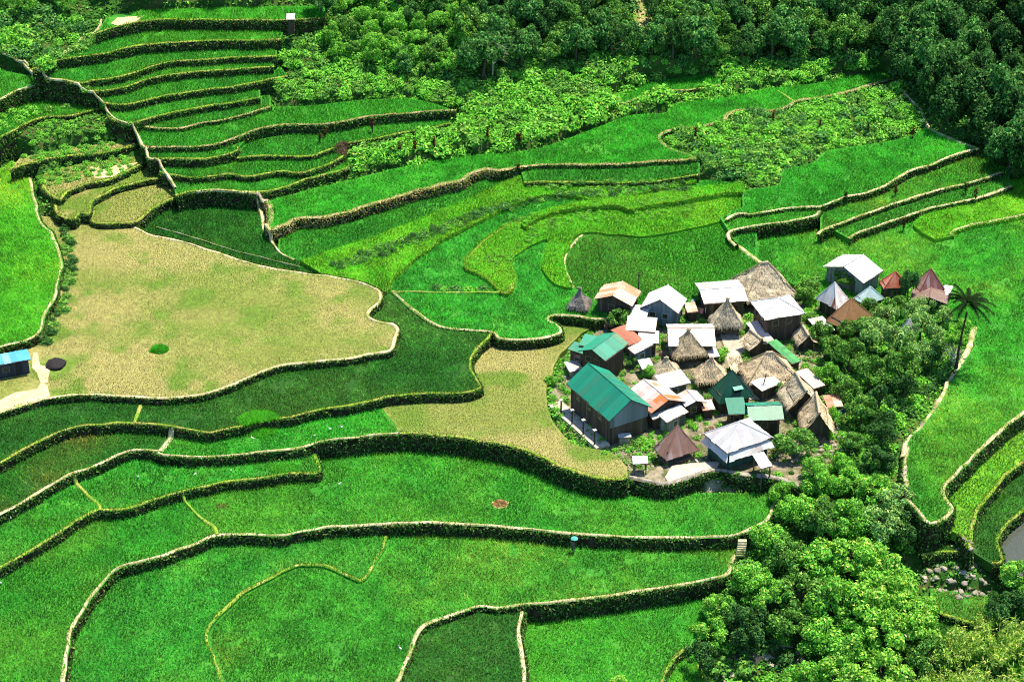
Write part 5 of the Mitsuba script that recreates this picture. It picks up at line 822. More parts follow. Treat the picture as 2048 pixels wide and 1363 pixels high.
def fronds(n, length, curl, width, base_z, pal, up=0.9, seg=7, leaflet=True):
    """Arching fronds with leaflets, from one point."""
    out = []
    for k in range(n):
        a = k * 2.399 + rng.normal(0, 0.2)
        el = up * rng.uniform(-0.05, 1.3)
        bend = curl * rng.uniform(0.45, 1.0)
        L = length * rng.uniform(0.8, 1.1)
        t = np.linspace(0, 1, seg)
        r = L * (t * math.cos(el))
        z = base_z + L * (t * math.sin(el) - bend * t**2)
        p = np.column_stack([r * math.cos(a), r * math.sin(a), z])
        parts = [tube(p, np.linspace(0.05, 0.015, seg), 4)]
        m = 30
        tt = np.linspace(0.12, 1, m)
        q = np.column_stack([np.interp(tt, t, p[:, i]) for i in range(3)])
        dirv = unit(np.gradient(q, axis=0))
        side = unit(np.cross(dirv, [0, 0, 1]))
        for s in (-1, 1):
            tip = q + side * s * (width * (1 - 0.6 * tt))[:, None] + dirv * width * 0.45 - [0, 0, 0.35 * width]
            b2 = q + dirv * 0.12
            vv = np.stack([q, b2, tip], 1).reshape(-1, 3)
            parts.append((vv, np.arange(len(vv)).reshape(-1, 3)))
        out.append(join(parts))
    return out


TREEGROUP = {}


def group_of(kind, var):
    key = f'{kind}_{var}'
    if key not in TREEGROUP:
        if kind == 'bamboo':
            parts, cols = [], []
            stem = []
            for k in range(26):
                a, r = rng.uniform(0, 6.28), rng.uniform(0, 0.7)
                b, reach = rng.uniform(0, 6.28), rng.uniform(0.8, 3.0)
                t = np.linspace(0, 1, 8)
                h = rng.uniform(3.6, 6.0)
                p = np.column_stack([r * math.cos(a) + reach * t**2 * math.cos(b), r * math.sin(a) + reach * t**2 * math.sin(b), h * (t - 0.22 * t**3)])
                stem.append(tube(p, np.linspace(0.05, 0.012, 8), 4))
                m = 70
                tt = rng.uniform(0.3, 1, m)
                q = np.column_stack([np.interp(tt, t, p[:, i]) for i in range(3)]) + rng.normal(0, 0.22, (m, 3))
                v, f = leaves(q, rng.normal(0, 1, (m, 3)), rng.uniform(0.09, 0.16, m), 0.2, 4.0)
                parts.append((v, f))
                cols.append(tint(np.array([(0.20, 0.44, 0.04), (0.36, 0.60, 0.09), (0.60, 0.76, 0.22)])[rng.choice(3, m)], m, 4, 0.2))
            cm, cc, tm, tc = join(parts), np.vstack(cols), join(stem), (0.32, 0.42, 0.12)
        else:
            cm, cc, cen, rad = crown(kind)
            tm, tc = woody(cen, rad), (0.10, 0.085, 0.06)
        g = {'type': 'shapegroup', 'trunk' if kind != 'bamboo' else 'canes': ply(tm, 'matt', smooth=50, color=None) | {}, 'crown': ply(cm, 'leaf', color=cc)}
        tn = 'canes' if kind == 'bamboo' else 'trunk'
        vv, ff = tm
        g[tn] = ply((vv, ff), 'matt', smooth=True, color=np.tile(tc, (len(vv), 1)))
        scene['group_' + key] = g
        TREEGROUP[key] = 'group_' + key
    return TREEGROUP[key]


TREENAME = {'round': 'broadleaf_tree', 'bright': 'young_tree', 'yellow': 'broadleaf_tree', 'dark': 'dark_tree', 'glossy': 'forest_tree', 'feather': 'feathery_tree', 'column': 'slender_tree', 'bush': 'bushy_tree', 'bamboo': 'bamboo_clump'}
LOOK = {'round': 'mid green broadleaf tree', 'bright': 'bright green young tree', 'yellow': 'yellow-green broadleaf tree', 'dark': 'dark green tree', 'glossy': 'deep green glossy-leaved tree', 'feather': 'thin-crowned grey-green tree', 'column': 'dark slender tree', 'bush': 'small bushy tree', 'bamboo': 'pale yellow-green bamboo clump'}


PLANTED = []


def plant(x, y, z, h, r, kind, label=None, group=None):
    place = ''
    if label is None:
        place = group.split(' ', 1)[1] if group else ''
        place = place.replace('bamboo clumps ', '').replace('of the', 'in the', 1)
        label, group = f'{LOOK[kind]} {place}', f'{LOOK[kind]}s {place}'
    name = 'bush' if 'bush ' in label or 'shrub' in label else TREENAME[kind]
    key = numbered(name)
    labels[key] = {'label': label, 'category': 'bush' if name == 'bush' else 'bamboo' if kind == 'bamboo' else 'tree'}
    if group:
        labels[key]['group'] = group
    if group:
        PLANTED.append((key, x, y, h, LOOK[kind], place))
    g = group_of(kind, int(rng.integers(3)))
    scene[key] = {'type': 'instance', 'to_world': T().translate([x, y, z]).rotate([0, 0, 1], float(rng.uniform(0, 360))).scale([r / 3.0, r / 3.0, h / 6.0]), 'shapegroup': {'type': 'ref', 'id': g}}


SCARP = Polygon(SCAR).buffer(0)
for x, y, z, h, r, kind, label, group in TREES:
    plant(x, y, z - 0.1, h, r, kind, label, group)
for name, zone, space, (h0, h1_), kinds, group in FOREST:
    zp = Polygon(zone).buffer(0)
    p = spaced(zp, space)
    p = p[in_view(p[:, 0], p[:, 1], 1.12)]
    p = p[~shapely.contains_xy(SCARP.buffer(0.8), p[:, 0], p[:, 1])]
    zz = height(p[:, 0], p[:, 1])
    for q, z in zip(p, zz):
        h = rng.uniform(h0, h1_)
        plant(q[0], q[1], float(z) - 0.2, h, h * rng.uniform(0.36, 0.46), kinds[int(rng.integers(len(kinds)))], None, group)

SHRUBG = {}
for kind in ('round', 'bright', 'glossy', 'dark', 'bushy'):
    for var in range(3):
        k2 = 'bush' if kind == 'bushy' else kind
        lob, _, _, pal, _, _ = KIND[k2]
        pal = np.array(pal) * 1.15
        if kind == 'bushy':
            pal = [(0.06, 0.09, 0.03), (0.10, 0.13, 0.04), (0.16, 0.17, 0.06)]
        n = 330
        d = unit(rng.normal(0, 1, (n, 3)) + [0, 0, 0.5])
        d[:, 2] = np.abs(d[:, 2])
        rr = rng.uniform(0.45, 1.05, n) * (1 + 0.5 * (meshkit.noise(d * 2 + var * 5.5, 3) - 0.5))
        pos = d * rr[:, None] * [1, 1, 0.9]
        v, f = leaves(pos, d, rng.uniform(0.12, 0.24, n), 0.4, 1.8)
        col = tint(np.array(pal)[rng.choice(3, n, p=[.40, .42, .18])], n, 4, 0.34, 0.09)  # shrub leaves vary strongly in lightness, imitating glints by colour
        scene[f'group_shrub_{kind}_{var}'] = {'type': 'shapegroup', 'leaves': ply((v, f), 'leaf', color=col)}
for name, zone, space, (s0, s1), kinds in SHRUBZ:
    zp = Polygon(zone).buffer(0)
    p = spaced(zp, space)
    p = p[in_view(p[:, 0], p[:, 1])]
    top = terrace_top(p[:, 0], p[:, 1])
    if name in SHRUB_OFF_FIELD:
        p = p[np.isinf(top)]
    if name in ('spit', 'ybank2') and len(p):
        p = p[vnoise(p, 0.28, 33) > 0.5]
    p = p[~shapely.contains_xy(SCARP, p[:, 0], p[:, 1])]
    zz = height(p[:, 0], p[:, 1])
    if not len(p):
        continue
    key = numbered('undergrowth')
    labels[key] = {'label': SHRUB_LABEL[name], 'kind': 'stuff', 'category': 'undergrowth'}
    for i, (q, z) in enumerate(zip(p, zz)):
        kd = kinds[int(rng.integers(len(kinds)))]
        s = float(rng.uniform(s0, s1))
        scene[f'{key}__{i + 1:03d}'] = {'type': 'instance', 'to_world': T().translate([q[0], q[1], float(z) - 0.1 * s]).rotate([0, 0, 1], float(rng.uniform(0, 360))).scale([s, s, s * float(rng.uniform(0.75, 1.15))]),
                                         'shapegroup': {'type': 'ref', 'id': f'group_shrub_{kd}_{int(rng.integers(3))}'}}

# low leaves and grass over all ground that is neither field nor yard
allx = np.column_stack([rng.uniform(-85, 100, 420000), rng.uniform(-82, 150, 420000)])
allx = allx[in_view(allx[:, 0], allx[:, 1])]
allx = allx[np.isneginf(terrace_top(allx[:, 0], allx[:, 1])) & ~shapely.contains_xy(YARD.buffer(-0.3), allx[:, 0], allx[:, 1])]
gz_ = _gi(allx)
n = len(allx)
g = vnoise(allx, 0.10, 3)[:, None]
cc = np.where(rng.uniform(0, 1, (n, 1)) < np.clip((g - 0.35) * 3, 0.1, 0.9), [(0.150, 0.450, 0.055)], [(0.070, 0.240, 0.040)])
put('ground_cover', leaves(np.column_stack([allx, gz_ + rng.uniform(0.02, 0.35, n)]), np.tile([0, 0, 1.0], (n, 1)), rng.uniform(0.16, 0.40, n), 0.4), 'leaf', color=tint(cc, n, 4, 0.35), kind='stuff', label='low leafy ground cover on the slopes between the terraces', category='ground cover')

# red-leaved cordylines: dark stems with a reddish tuft
for i, (x, y, z) in enumerate(CORDY):
    k = thing('cordyline_plant', 'slender dark plant with a reddish tuft of leaves standing on a terrace lip', 'plant', 'reddish cordylines on the terrace lips')
    hgt = rng.uniform(1.2, 2.1)
    put('stem', tube([[x, y, z - 0.2], [x + .05, y, z + hgt * .5], [x, y + .05, z + hgt * 0.9]], [0.07, 0.05, 0.04]), 'matt', k, color=(0.06, 0.045, 0.03))
    n = 60
    d = unit(rng.normal(0, 1, (n, 3)) + [0, 0, 0.6])
    pos = np.array([x, y, z]) + np.column_stack([d[:, :2] * rng.uniform(0.1, 0.38, (n, 1)), hgt * rng.uniform(0.3, 1.05, n)])
    red = rng.uniform(0, 1) < 0.6
    put('leaves', leaves(pos, d, rng.uniform(0.12, 0.2, n), 0.3, 2.6), 'leaf', k, color=tint(np.where((rng.uniform(0, 1, (n, 1)) < 0.6) & red, [(0.16, 0.035, 0.03)], [(0.035, 0.07, 0.02)]), n, 4, 0.3))

# the palm beside the maroon roof
k = thing('palm_tree', 'tall dark coconut palm at the right edge of the grove', 'palm tree')
px, py, pz = PALM
put('trunk', tube([[px, py, pz - .3], [px + .05, py, pz + 2.5], [px + .25, py, pz + 5.2], [px + .55, py, pz + 8.0]], [0.22, 0.16, 0.13, 0.12], 8), 'matt', k, smooth=True, color=(0.06, 0.055, 0.045))
for fr in fronds(27, 3.5, 0.75, 0.62, pz + 9.3, None):
    v = fr[0] + [px + .55, py, 0]
    c = np.exp(rng.normal(0, 0.3, (len(v), 1))) * np.array([0.020, 0.050, 0.016])
    put('frond', (v, fr[1]), 'leaf', k, color=c)

# each tree told by the landmark it stands by: of those nearest to one landmark, on one side of it, and of one kind, which it is
ORD = ['nearest', 'second', 'third', 'fourth', 'fifth', 'sixth', 'seventh', 'eighth', 'ninth', 'tenth', 'eleventh', 'twelfth']
_bins = {}
for key, x, y, h, look_, place_ in PLANTED:
    d = [math.hypot(x - lx, y - ly) for lx, ly, _ in LANDMARKS]
    i = int(np.argmin(d))
    lx, ly, lname = LANDMARKS[i]
    side = ('right of' if x > lx else 'left of') if abs(x - lx) > abs(y - ly) else ('behind' if y > ly else 'in front of')
    _bins.setdefault((look_, i, side), []).append((d[i], key))
for (look_, i, side), found in _bins.items():
    for n_, (_, key) in enumerate(sorted(found)):
        kind_ = look_.replace('glossy-leaved ', '').replace('broadleaf ', '')
        if n_ < len(ORD):
            lead = f'{kind_} {side}' if len(found) == 1 else f'{ORD[n_]} {kind_} {side}'
            labels[key] = {**labels[key], 'label': f'{lead} {LANDMARKS[i][2]}'}
        else:
            labels[key] = {**labels[key], 'label': f'one of the farther {kind_}s {side} {LANDMARKS[i][2]}', 'group': f'farther {kind_}s {side} {LANDMARKS[i][2]}'}

# ---------------------------------------------------------------- houses
WHITE, RUST = np.array([0.80, 0.83, 0.86]), np.array([0.30, 0.095, 0.035])
ROOFTONE = {  # sheet colour, share of rusty sheets, rust colour, strength of rust at the ends
    'white': ((0.53, 0.57, 0.60), 0.08, (0.42, 0.37, 0.34)), 'white_patch': ((0.45, 0.49, 0.52), 0.2, (0.52, 0.40, 0.32)),
    'rust_pale': ((0.66, 0.50, 0.40), 0.45, (0.52, 0.24, 0.12)), 'rust_stripe': ((0.70, 0.62, 0.56), 0.4, (0.46, 0.17, 0.08)),
    'rust_red': ((0.33, 0.12, 0.065), 0.4, (0.26, 0.075, 0.04)), 'teal': ((0.008, 0.205, 0.133), 0.3, (0.030, 0.170, 0.110)),
    'teal_faded': ((0.025, 0.270, 0.180), 0.25, (0.10, 0.24, 0.13)), 'orange_white': ((0.50, 0.50, 0.50), 0.5, (0.52, 0.17, 0.05)),
    'dark_green': ((0.005, 0.085, 0.052), 0.3, (0.02, 0.065, 0.04)), 'rust_pyr': ((0.30, 0.165, 0.130), 0.35, (0.40, 0.31, 0.29)),
    'rust_wedge': ((0.66, 0.68, 0.70), 0.4, (0.40, 0.12, 0.05)), 'rust_moss': ((0.28, 0.15, 0.07), 0.5, (0.22, 0.20, 0.07)),
    'white_green': ((0.48, 0.52, 0.55), 0.12, (0.45, 0.58, 0.46)), 'pale_blue': ((0.42, 0.60, 0.62), 0.2, (0.55, 0.66, 0.66)),
    'red': ((0.44, 0.12, 0.07), 0.4, (0.55, 0.25, 0.18)), 'maroon': ((0.26, 0.095, 0.085), 0.4, (0.46, 0.32, 0.29)),
    'brown': ((0.20, 0.14, 0.12), 0.3, (0.26, 0.20, 0.17)), 'plank': ((0.55, 0.52, 0.45), 0.4, (0.42, 0.38, 0.32)),
    'green_sheet': ((0.06, 0.34, 0.10), 0.0, (0, 0, 0)), 'tarp': ((0.05, 0.33, 0.72), 0.25, (0.20, 0.55, 0.80)),
}
THATCH = {'thatch': (0.50, 0.45, 0.32), 'thatch_tan': (0.56, 0.47, 0.31), 'thatch_dark': (0.38, 0.33, 0.22), 'thatch_grey': (0.26, 0.24, 0.22)}
WALLS = {'dark_plank': (0.075, 0.062, 0.048), 'blue_grey': (0.16, 0.21, 0.24), 'concrete': (0.30, 0.29, 0.24), 'grey_green': (0.17, 0.21, 0.19), 'green_plank': (0.035, 0.085, 0.065), 'tarp_walls': (0.04, 0.05, 0.07)}


def place(v, frame):
    cx, cy, zg, w, d, rot = frame
    a = math.radians(rot)
    v = np.asarray(v, float)
    return np.column_stack([cx + v[:, 0] * math.cos(a) - v[:, 1] * math.sin(a), cy + v[:, 0] * math.sin(a) + v[:, 1] * math.cos(a), zg + v[:, 2]])


def plane_frame(poly3):
    """Eave direction, up-slope direction and normal of a roof plane whose first two corners are its eave."""
    p = np.asarray(poly3, float)
    e = unit(p[1] - p[0])
    n = unit(np.cross(p[1] - p[0], p[2] - p[0]))
    if n[2] < 0:
        n = -n
    s = np.cross(n, e)
    return p[0], e, s, n


def sheets(poly3, tone, frame, parent, width=0.82, share=None, clear_mid=None):
    """The roof plane laid with overlapping metal sheets, each its own piece, rusting in runs down the slope."""
    base, rusty, rust = ROOFTONE[tone]
    o, e, s, n = plane_frame(poly3)
    uv = np.stack([(np.asarray(poly3) - o) @ e, (np.asarray(poly3) - o) @ s], 1)
    P = Polygon(uv).buffer(0)
    u0, v0, u1, v1 = P.bounds
    m = max(1, round((u1 - u0) / width))
    for i in range(m):
        a, b = u0 + (u1 - u0) * i / m - 0.03 * (i > 0), u0 + (u1 - u0) * (i + 1) / m
        strip = P.intersection(shbox(a, v0 + rng.uniform(0.0, 0.13), b, v1 + 1))
        if strip.is_empty or strip.geom_type != 'Polygon' or strip.area < 0.02:
            continue
        rust_here = rng.uniform() < rusty
        tonec = np.asarray(base) * math.exp(rng.normal(0, 0.09)) * (1 + rng.normal(0, 0.02, 3))
        parts, cols = [], []
        k = max(1, round((strip.bounds[3] - strip.bounds[1]) / 0.6))
        cuts = np.linspace(strip.bounds[1], strip.bounds[3], k + 1)
        amount = np.clip(rng.uniform(0.25, 1.0) + np.cumsum(rng.normal(0, 0.25, k)), 0, 1) if rust_here else np.clip(rng.normal(0.05, 0.12, k), 0, 0.45)
        for q in range(k):
            cell = strip.intersection(shbox(a - 1, cuts[q], b + 1, cuts[q + 1]))
            for g in getattr(cell, 'geoms', [cell]):
                if g.geom_type != 'Polygon' or g.area < 1e-4:
                    continue
                xy, f = trimesh.creation.triangulate_polygon(g, engine='earcut')
                ring = np.array(g.exterior.coords)[:-1]
                lift = 0.006 + 0.016 * (i % 2)
                up = lambda c, h: o + c[:, :1] * e + c[:, 1:2] * s + n * h
                parts.append((up(xy, lift + 0.03), np.asarray(f)))
                parts.append((up(xy, lift), np.asarray(f)[:, ::-1]))
                r = len(ring)
                kk = np.arange(r)
                parts.append((np.vstack([up(ring, lift + 0.03), up(ring, lift)]), np.vstack([np.stack([kk, kk + r, (kk + 1) % r], 1), np.stack([(kk + 1) % r, kk + r, (kk + 1) % r + r], 1)])))
                c = tonec * (1 - amount[q]) + np.asarray(rust) * amount[q]
                cols.append(np.tile(c, (len(xy) * 2 + 2 * r, 1)))
        if parts:
            v, f = join(parts)
            put('sheet', (place(v, frame), f), 'sheet_metal', parent, color=np.vstack(cols))


def thatch_plane(poly3, tone, frame):
    """Shaggy thatch: a lumpy slab with a thick eave and straws lying down the slope."""
    o, e, s, n = plane_frame(poly3)
    p = np.asarray(poly3, float)
    m = trimesh.Trimesh(p, [[0, i, i + 1] for i in range(1, len(p) - 1)], process=False)
    while m.edges_unique_length.max() > 0.35:
        m = m.subdivide()
    v = np.array(m.vertices)
    lump = (meshkit.fbm(v * 1.3 + frame[0], 3, 4) - 0.5) * 0.30 + (meshkit.noise(v * 6 + frame[1], 6) - 0.5) * 0.10
    sag = -0.10 * np.sin(np.clip((v - o) @ s / max(((p - o) @ s).max(), 1e-3), 0, 1) * np.pi)
    vv = v + n * (lump + sag)[:, None]
    uv = (v - o) @ s
    parts = [(vv, np.array(m.faces))]
    # eave fringe hanging from the first edge
    L = np.linalg.norm(p[1] - p[0])
    k = max(4, int(L / 0.07))
    t = rng.uniform(0, 1, k)
    q = p[0] + (p[1] - p[0]) * t[:, None] + n * rng.uniform(-0.05, 0.10, (k, 1))
    q += s * rng.uniform(0.0, 0.25, (k, 1))
    tip = q - s * rng.uniform(0.25, 0.55, (k, 1)) - [0, 0, 0.18] + e * rng.normal(0, 0.08, (k, 1))
    parts.append((np.stack([q - e * 0.06, q + e * 0.06, tip], 1).reshape(-1, 3), np.arange(3 * k).reshape(-1, 3)))
    # straws
    area = m.area
    k = int(area * 34)
    q, fi = trimesh.sample.sample_surface(trimesh.Trimesh(vv, m.faces, process=False), k, seed=int(abs(frame[0] * 100)) + 1)
    q = np.asarray(q) + n * 0.015
    tip = q - s * rng.uniform(0.3, 0.6, (k, 1)) + n * rng.uniform(0.01, 0.09, (k, 1)) + e * rng.normal(0, 0.10, (k, 1))
    parts.append((np.stack([q - e * 0.035, q + e * 0.035, tip], 1).reshape(-1, 3), np.arange(3 * k).reshape(-1, 3)))
    v, f = join(parts)
    base = np.asarray(THATCH[tone])
    c = base * np.exp((meshkit.fbm(v * 0.9 + frame[0] * 3, 3, 8) - 0.5) * 0.9)[:, None]
    nb = len(vv)
    c[nb:] *= np.repeat(np.exp(rng.normal(0, 0.25, (len(v) - nb) // 3)), 3)[:, None]
    return place(v, frame), f, np.clip(c, 0.01, 0.8)


def plank_wall(x0, x1, y, z0, z1, thick, top=None, step=0.3):
    """Upright planks from x0 to x1 in the plane y, each standing a little proud or shy of its neighbour; top(x) gives a sloping upper end."""
    n = max(1, round((x1 - x0) / step))
    parts = []
    for i in range(n):
        a, b = x0 + (x1 - x0) * i / n, x0 + (x1 - x0) * (i + 1) / n
        off = rng.uniform(0, 0.025)
        v, f = box(a + 0.004, b - 0.004, y - thick / 2 + off, y + thick / 2 + off, z0, z1)
        if top is not None:
            hi = v[:, 2] > (z0 + z1) / 2
            v[hi, 2] = top(v[hi, 0])
        parts.append((v, f))
    return join(parts)


def rot90(v, k):
    v = v.copy()
    for _ in range(k % 4):
        v = np.column_stack([-v[:, 1], v[:, 0], v[:, 2]])
    return v


def house(key, label, cat, roof, frame, eave, rise, tmat, wall, opt):
    k = thing(key, label, cat)
    cx, cy, zg, w, d, rot = frame
    low = min(float(height(*place([[sx * w * .45, sy * d * .45, 0]], frame)[0, :2])[0]) for sx in (-1, 0, 1) for sy in (-1, 0, 1)) - zg
    low = max(low, -0.7 if key == 'field_kiosk' else -1.3)
    thatched = tmat in THATCH
    # roof planes, each listed eave first
    X, Y = w / 2, d / 2
    if roof == 'shed':
        e2 = eave + rise
        planes = [[(-X, -Y, eave), (X, -Y, eave), (X, Y, e2), (-X, Y, e2)]]
    elif roof == 'gable' and not opt.get('side'):
        planes = [[(-X, Y, eave), (-X, -Y, eave), (0, -Y, eave + rise), (0, Y, eave + rise)], [(X, -Y, eave), (X, Y, eave), (0, Y, eave + rise), (0, -Y, eave + rise)]]
    elif roof == 'gable':
        planes = [[(-X, -Y, eave), (X, -Y, eave), (X, 0, eave + rise), (-X, 0, eave + rise)], [(X, Y, eave), (-X, Y, eave), (-X, 0, eave + rise), (X, 0, eave + rise)]]
    else:
        r = opt.get('ridge', 0.0)
        a, b = (-r / 2, 0, eave + rise), (r / 2, 0, eave + rise)
        if r:
            planes = [[(-X, -Y, eave), (X, -Y, eave), b, a], [(X, -Y, eave), (X, Y, eave), b], [(X, Y, eave), (-X, Y, eave), a, b], [(-X, Y, eave), (-X, -Y, eave), a]]
        else:
            a = (0, 0, eave + rise)
            planes = [[(-X, -Y, eave), (X, -Y, eave), a], [(X, -Y, eave), (X, Y, eave), a], [(X, Y, eave), (-X, Y, eave), a], [(-X, Y, eave), (-X, -Y, eave), a]]
    planes = [np.array(p, float) for p in planes]
    if thatched:
        vs, fs, cs, n = [], [], [], 0
        for p in planes:
            v, f, c = thatch_plane(p, tmat, frame)
            vs.append(v), fs.append(f + n), cs.append(c)
            n += len(v)
        rk = put('roof', (np.vstack(vs), np.vstack(fs)), 'matt', k, color=np.vstack(cs))
        if roof != 'shed':
            top = planes[0][2:]
            ridge_pts = np.array([top[-1], top[0]]) if len(top) == 2 else np.array([top[0] - [.25, 0, .1], top[0], top[0] + [.25, 0, -.1]])
            put('ridge_cap', (lambda m: (place(m[0], frame), m[1]))(tube(ridge_pts + [0, 0, 0.05], 0.17, 7)), 'matt', rk, smooth=True, color=np.array(THATCH[tmat]) * 0.8)
            if key in ('ridged_thatch_house', 'broad_thatch_house', 'great_thatch_house', 'long_thatch_house'):
                for p in planes:
                    for q in (p[0], p[1]):
                        tgt = min(p[2:], key=lambda z: np.linalg.norm(z - q))
                        m = tube([q + [0, 0, .12], (q + tgt) / 2 + [0, 0, .10], tgt + [0, 0, .10]], 0.07, 5)
                        put('hip_pole', (place(m[0], frame), m[1]), 'matt', rk, color=(0.40, 0.33, 0.20))
                    if roof == 'gable':
                        break
    else:
        under = []
        for p in planes:
            o, e, s, n = plane_frame(p)
            m = trimesh.Trimesh(np.vstack([p - n * 0.01, p - n * 0.06]), [[0, i, i + 1] for i in range(1, len(p) - 1)] + [[len(p), len(p) + i + 1, len(p) + i] for i in range(1, len(p) - 1)], process=False)
            under.append((np.array(m.vertices), np.array(m.faces)))
        v, f = join(under)
        rk = put('roof', (place(v, frame), f), 'matt', k, color=(0.10, 0.08, 0.06))
        for p in planes:
            sheets(p, tmat, frame, rk, 0.45 if tmat in ('rust_pyr', 'rust_wedge', 'maroon') else 0.82)
        cap = []
        if roof == 'gable':
            a, b = planes[0][2], planes[0][3]
            cap.append((a, b))
        elif roof in ('pyramid', 'hip'):
            for p in planes:
                cap.append((p[1], p[2]))
        for a, b in cap:
            col = np.array(ROOFTONE[tmat][0]) * 0.93 if key != 'long_white_house' else (0.62, 0.45, 0.33)
            m = tube([a + [0, 0, 0.05], (a + b) / 2 + [0, 0, 0.06], b + [0, 0, 0.05]], 0.075, 6)
            put('ridge_cap', (place(m[0], frame), m[1]), 'sheet_metal', rk, smooth=True, color=col)
    # walls
    ov = min(0.45, 0.16 * min(w, d)) if not thatched else 0.18 * min(w, d)
    wx, wy = X - ov, Y - ov
    if wall == 'posts':
        for sx in (-1, 1):
            for sy in (-1, 1):
                zt = eave + (rise * 0.3 if roof == 'pyramid' else (rise * (sy > 0)))
                m = tube([[sx * wx, sy * wy, low - 0.3], [sx * wx, sy * wy, zt - 0.06]], 0.08, 6)
                put('post', (place(m[0], frame), m[1]), 'matt', k, color=(0.12, 0.10, 0.08))
        if roof == 'pyramid':
            v, f = box(-wx * 0.95, wx * 0.95, -wy * 0.95, wy * 0.95, low - 0.2, 0.35)
            put('floor', (place(v, frame), f), 'matt', k, color=(0.16, 0.13, 0.10))
    else:
        col = np.array(WALLS[wall])
        slope_gable = roof == 'gable' and not opt.get('side')
        z1 = eave - 0.02
        raised = key in ('raised_thatch_hut', 'tan_thatch_hut', 'dark_thatch_hut')
        zb = 0.7 if raised else low - 0.3
        if raised:
            for sx in (-1, 1):
                for sy in (-1, 1):
                    m = tube([[sx * wx * .9, sy * wy * .9, low - 0.3], [sx * wx * .9, sy * wy * .9, 0.75]], 0.13, 7)
                    put('post', (place(m[0], frame), m[1]), 'matt', k, color=(0.10, 0.085, 0.06))
            v, f = box(-wx * 1.02, wx * 1.02, -wy * 1.02, wy * 1.02, 0.55, 0.70)
            put('floor', (place(v, frame), f), 'matt', k, color=(0.12, 0.10, 0.075))
        for side in range(4):
            half, depth = (wx, wy) if side % 2 == 0 else (wy, wx)
            top = None
            zt = z1 + (0.25 if thatched else 0.0)
            if roof == 'gable':
                gab = side % 2 == (0 if slope_gable else 1)
                full = X if slope_gable else Y
                if gab:
                    top = lambda x: eave + rise * (1 - np.abs(x) / full) - 0.07
                else:
                    zt = eave + rise * ov / full - 0.07
            elif roof == 'shed':
                if side == 0:
                    zt = eave + rise * ov / d - 0.07
                elif side == 2:
                    zt = eave + rise * (1 - ov / d) - 0.07
                else:
                    sg = 1 if side == 1 else -1
                    top = lambda x, sg=sg: eave + rise * (0.5 + sg * x / d) - 0.07
            elif not thatched:
                zt = eave + rise * ov / min(X, Y) * 0.9 - 0.08
            v, f = plank_wall(-half, half, -depth, zb, zt, 0.07, top)
            put('wall', (place(rot90(v, side), frame), f), 'matt', k, color=np.repeat(np.clip(col * np.exp(rng.normal(0, 0.22, (len(v) // 8, 1))), 0, .8), 8, 0))
        if key == 'teal_hall':
            v, f = plank_wall(-wx - .05, wx + .05, -wy - 0.10, eave - 1.25, z1, 0.06, lambda x: eave + rise * (1 - np.abs(x) / X) - 0.07, 0.6)
            put('gable_panel', (place(v, frame), f), 'matt', k, color=np.repeat(np.array(WALLS['blue_grey']) * np.exp(rng.normal(0, 0.15, (len(v) // 8, 1))), 8, 0))
        nwin = opt.get('win', 1)
        if eave > 1.5 and not thatched:
            for side in (0, 3) if nwin > 1 else (0,):
                half, depth = (wx, wy) if side % 2 == 0 else (wy, wx)
                for i in range(nwin):
                    x = -half + (i + 0.7) * 2 * half / (nwin + 0.6)
                    zc = eave - 0.85
                    fr = [box(x - .42, x + .42, -depth - .075, -depth - .04, zc + .32, zc + .40), box(x - .42, x + .42, -depth - .075, -depth - .04, zc - .40, zc - .32),
                          box(x - .42, x - .34, -depth - .078, -depth - .04, zc - .32, zc + .32), box(x + .34, x + .42, -depth - .078, -depth - .04, zc - .32, zc + .32)]
                    v, f = join(fr)
                    wkey = put('window', (place(rot90(v, side), frame), f), 'matt', k, color=np.clip(col * 2.6, 0, 0.6))
                    v, f = box(x - .34, x + .34, -depth - .055, -depth - .045, zc - .32, zc + .32)
                    scene[numbered(wkey + '__pane')] = ply((place(rot90(v, side), frame), f), 'dark_pane')
        if eave > 1.5:
            v, f = box(wx * 0.35, wx * 0.35 + 0.75, -wy - 0.07, -wy - 0.04, max(zb, low) + 0.05, min(max(zb, low) + 1.75, eave - 0.25))
            if v[:, 2].max() - v[:, 2].min() > 0.8 and wx > 0.9 and nwin < 2:
                put('door', (place(v, frame), f), 'matt', k, color=col * 0.5)
    if opt.get('dormer'):
        v, f = box(-.45, .45, -Y * 0.78, -Y * 0.2, eave + .35, eave + 1.3)
        dk = put('dormer', (place(v + [.3, 0, 0], frame), f), 'matt', k, color=(0.008, 0.015, 0.012))
        v, f = box(-.6, .6, -Y * 0.95, -Y * 0.15, 0, 0.06)
        v[:, 2] += eave + 1.34 + (v[:, 1] + Y * .95) * 0.25
        put('roof', (place(v + [.3, 0, 0], frame), f), 'sheet_metal', dk, color=(0.05, 0.36, 0.26))
    if opt.get('skirt'):
        e = 0.12
        a, b, ze, zi = X * 1.0, Y * 1.0, eave - 0.95, eave + 0.12
        ix, iy = X * 0.80, Y * 0.80
        sk = put('lower_roof', (lambda m: (place(m[0], frame), m[1]))(box(-ix, ix, -iy, iy, zi - 0.5, zi - 0.4)), 'matt', k, color=(0.5, 0.52, 0.55))
        for p in ([(-a, -b - .5, ze), (a, -b - .5, ze), (ix, -iy, zi), (-ix, -iy, zi)], [(-a - .3, b, ze), (-a - .3, -b - .5, ze), (-ix, -iy, zi), (-ix, iy, zi)]):
            sheets(np.array(p, float), 'white', frame, sk)
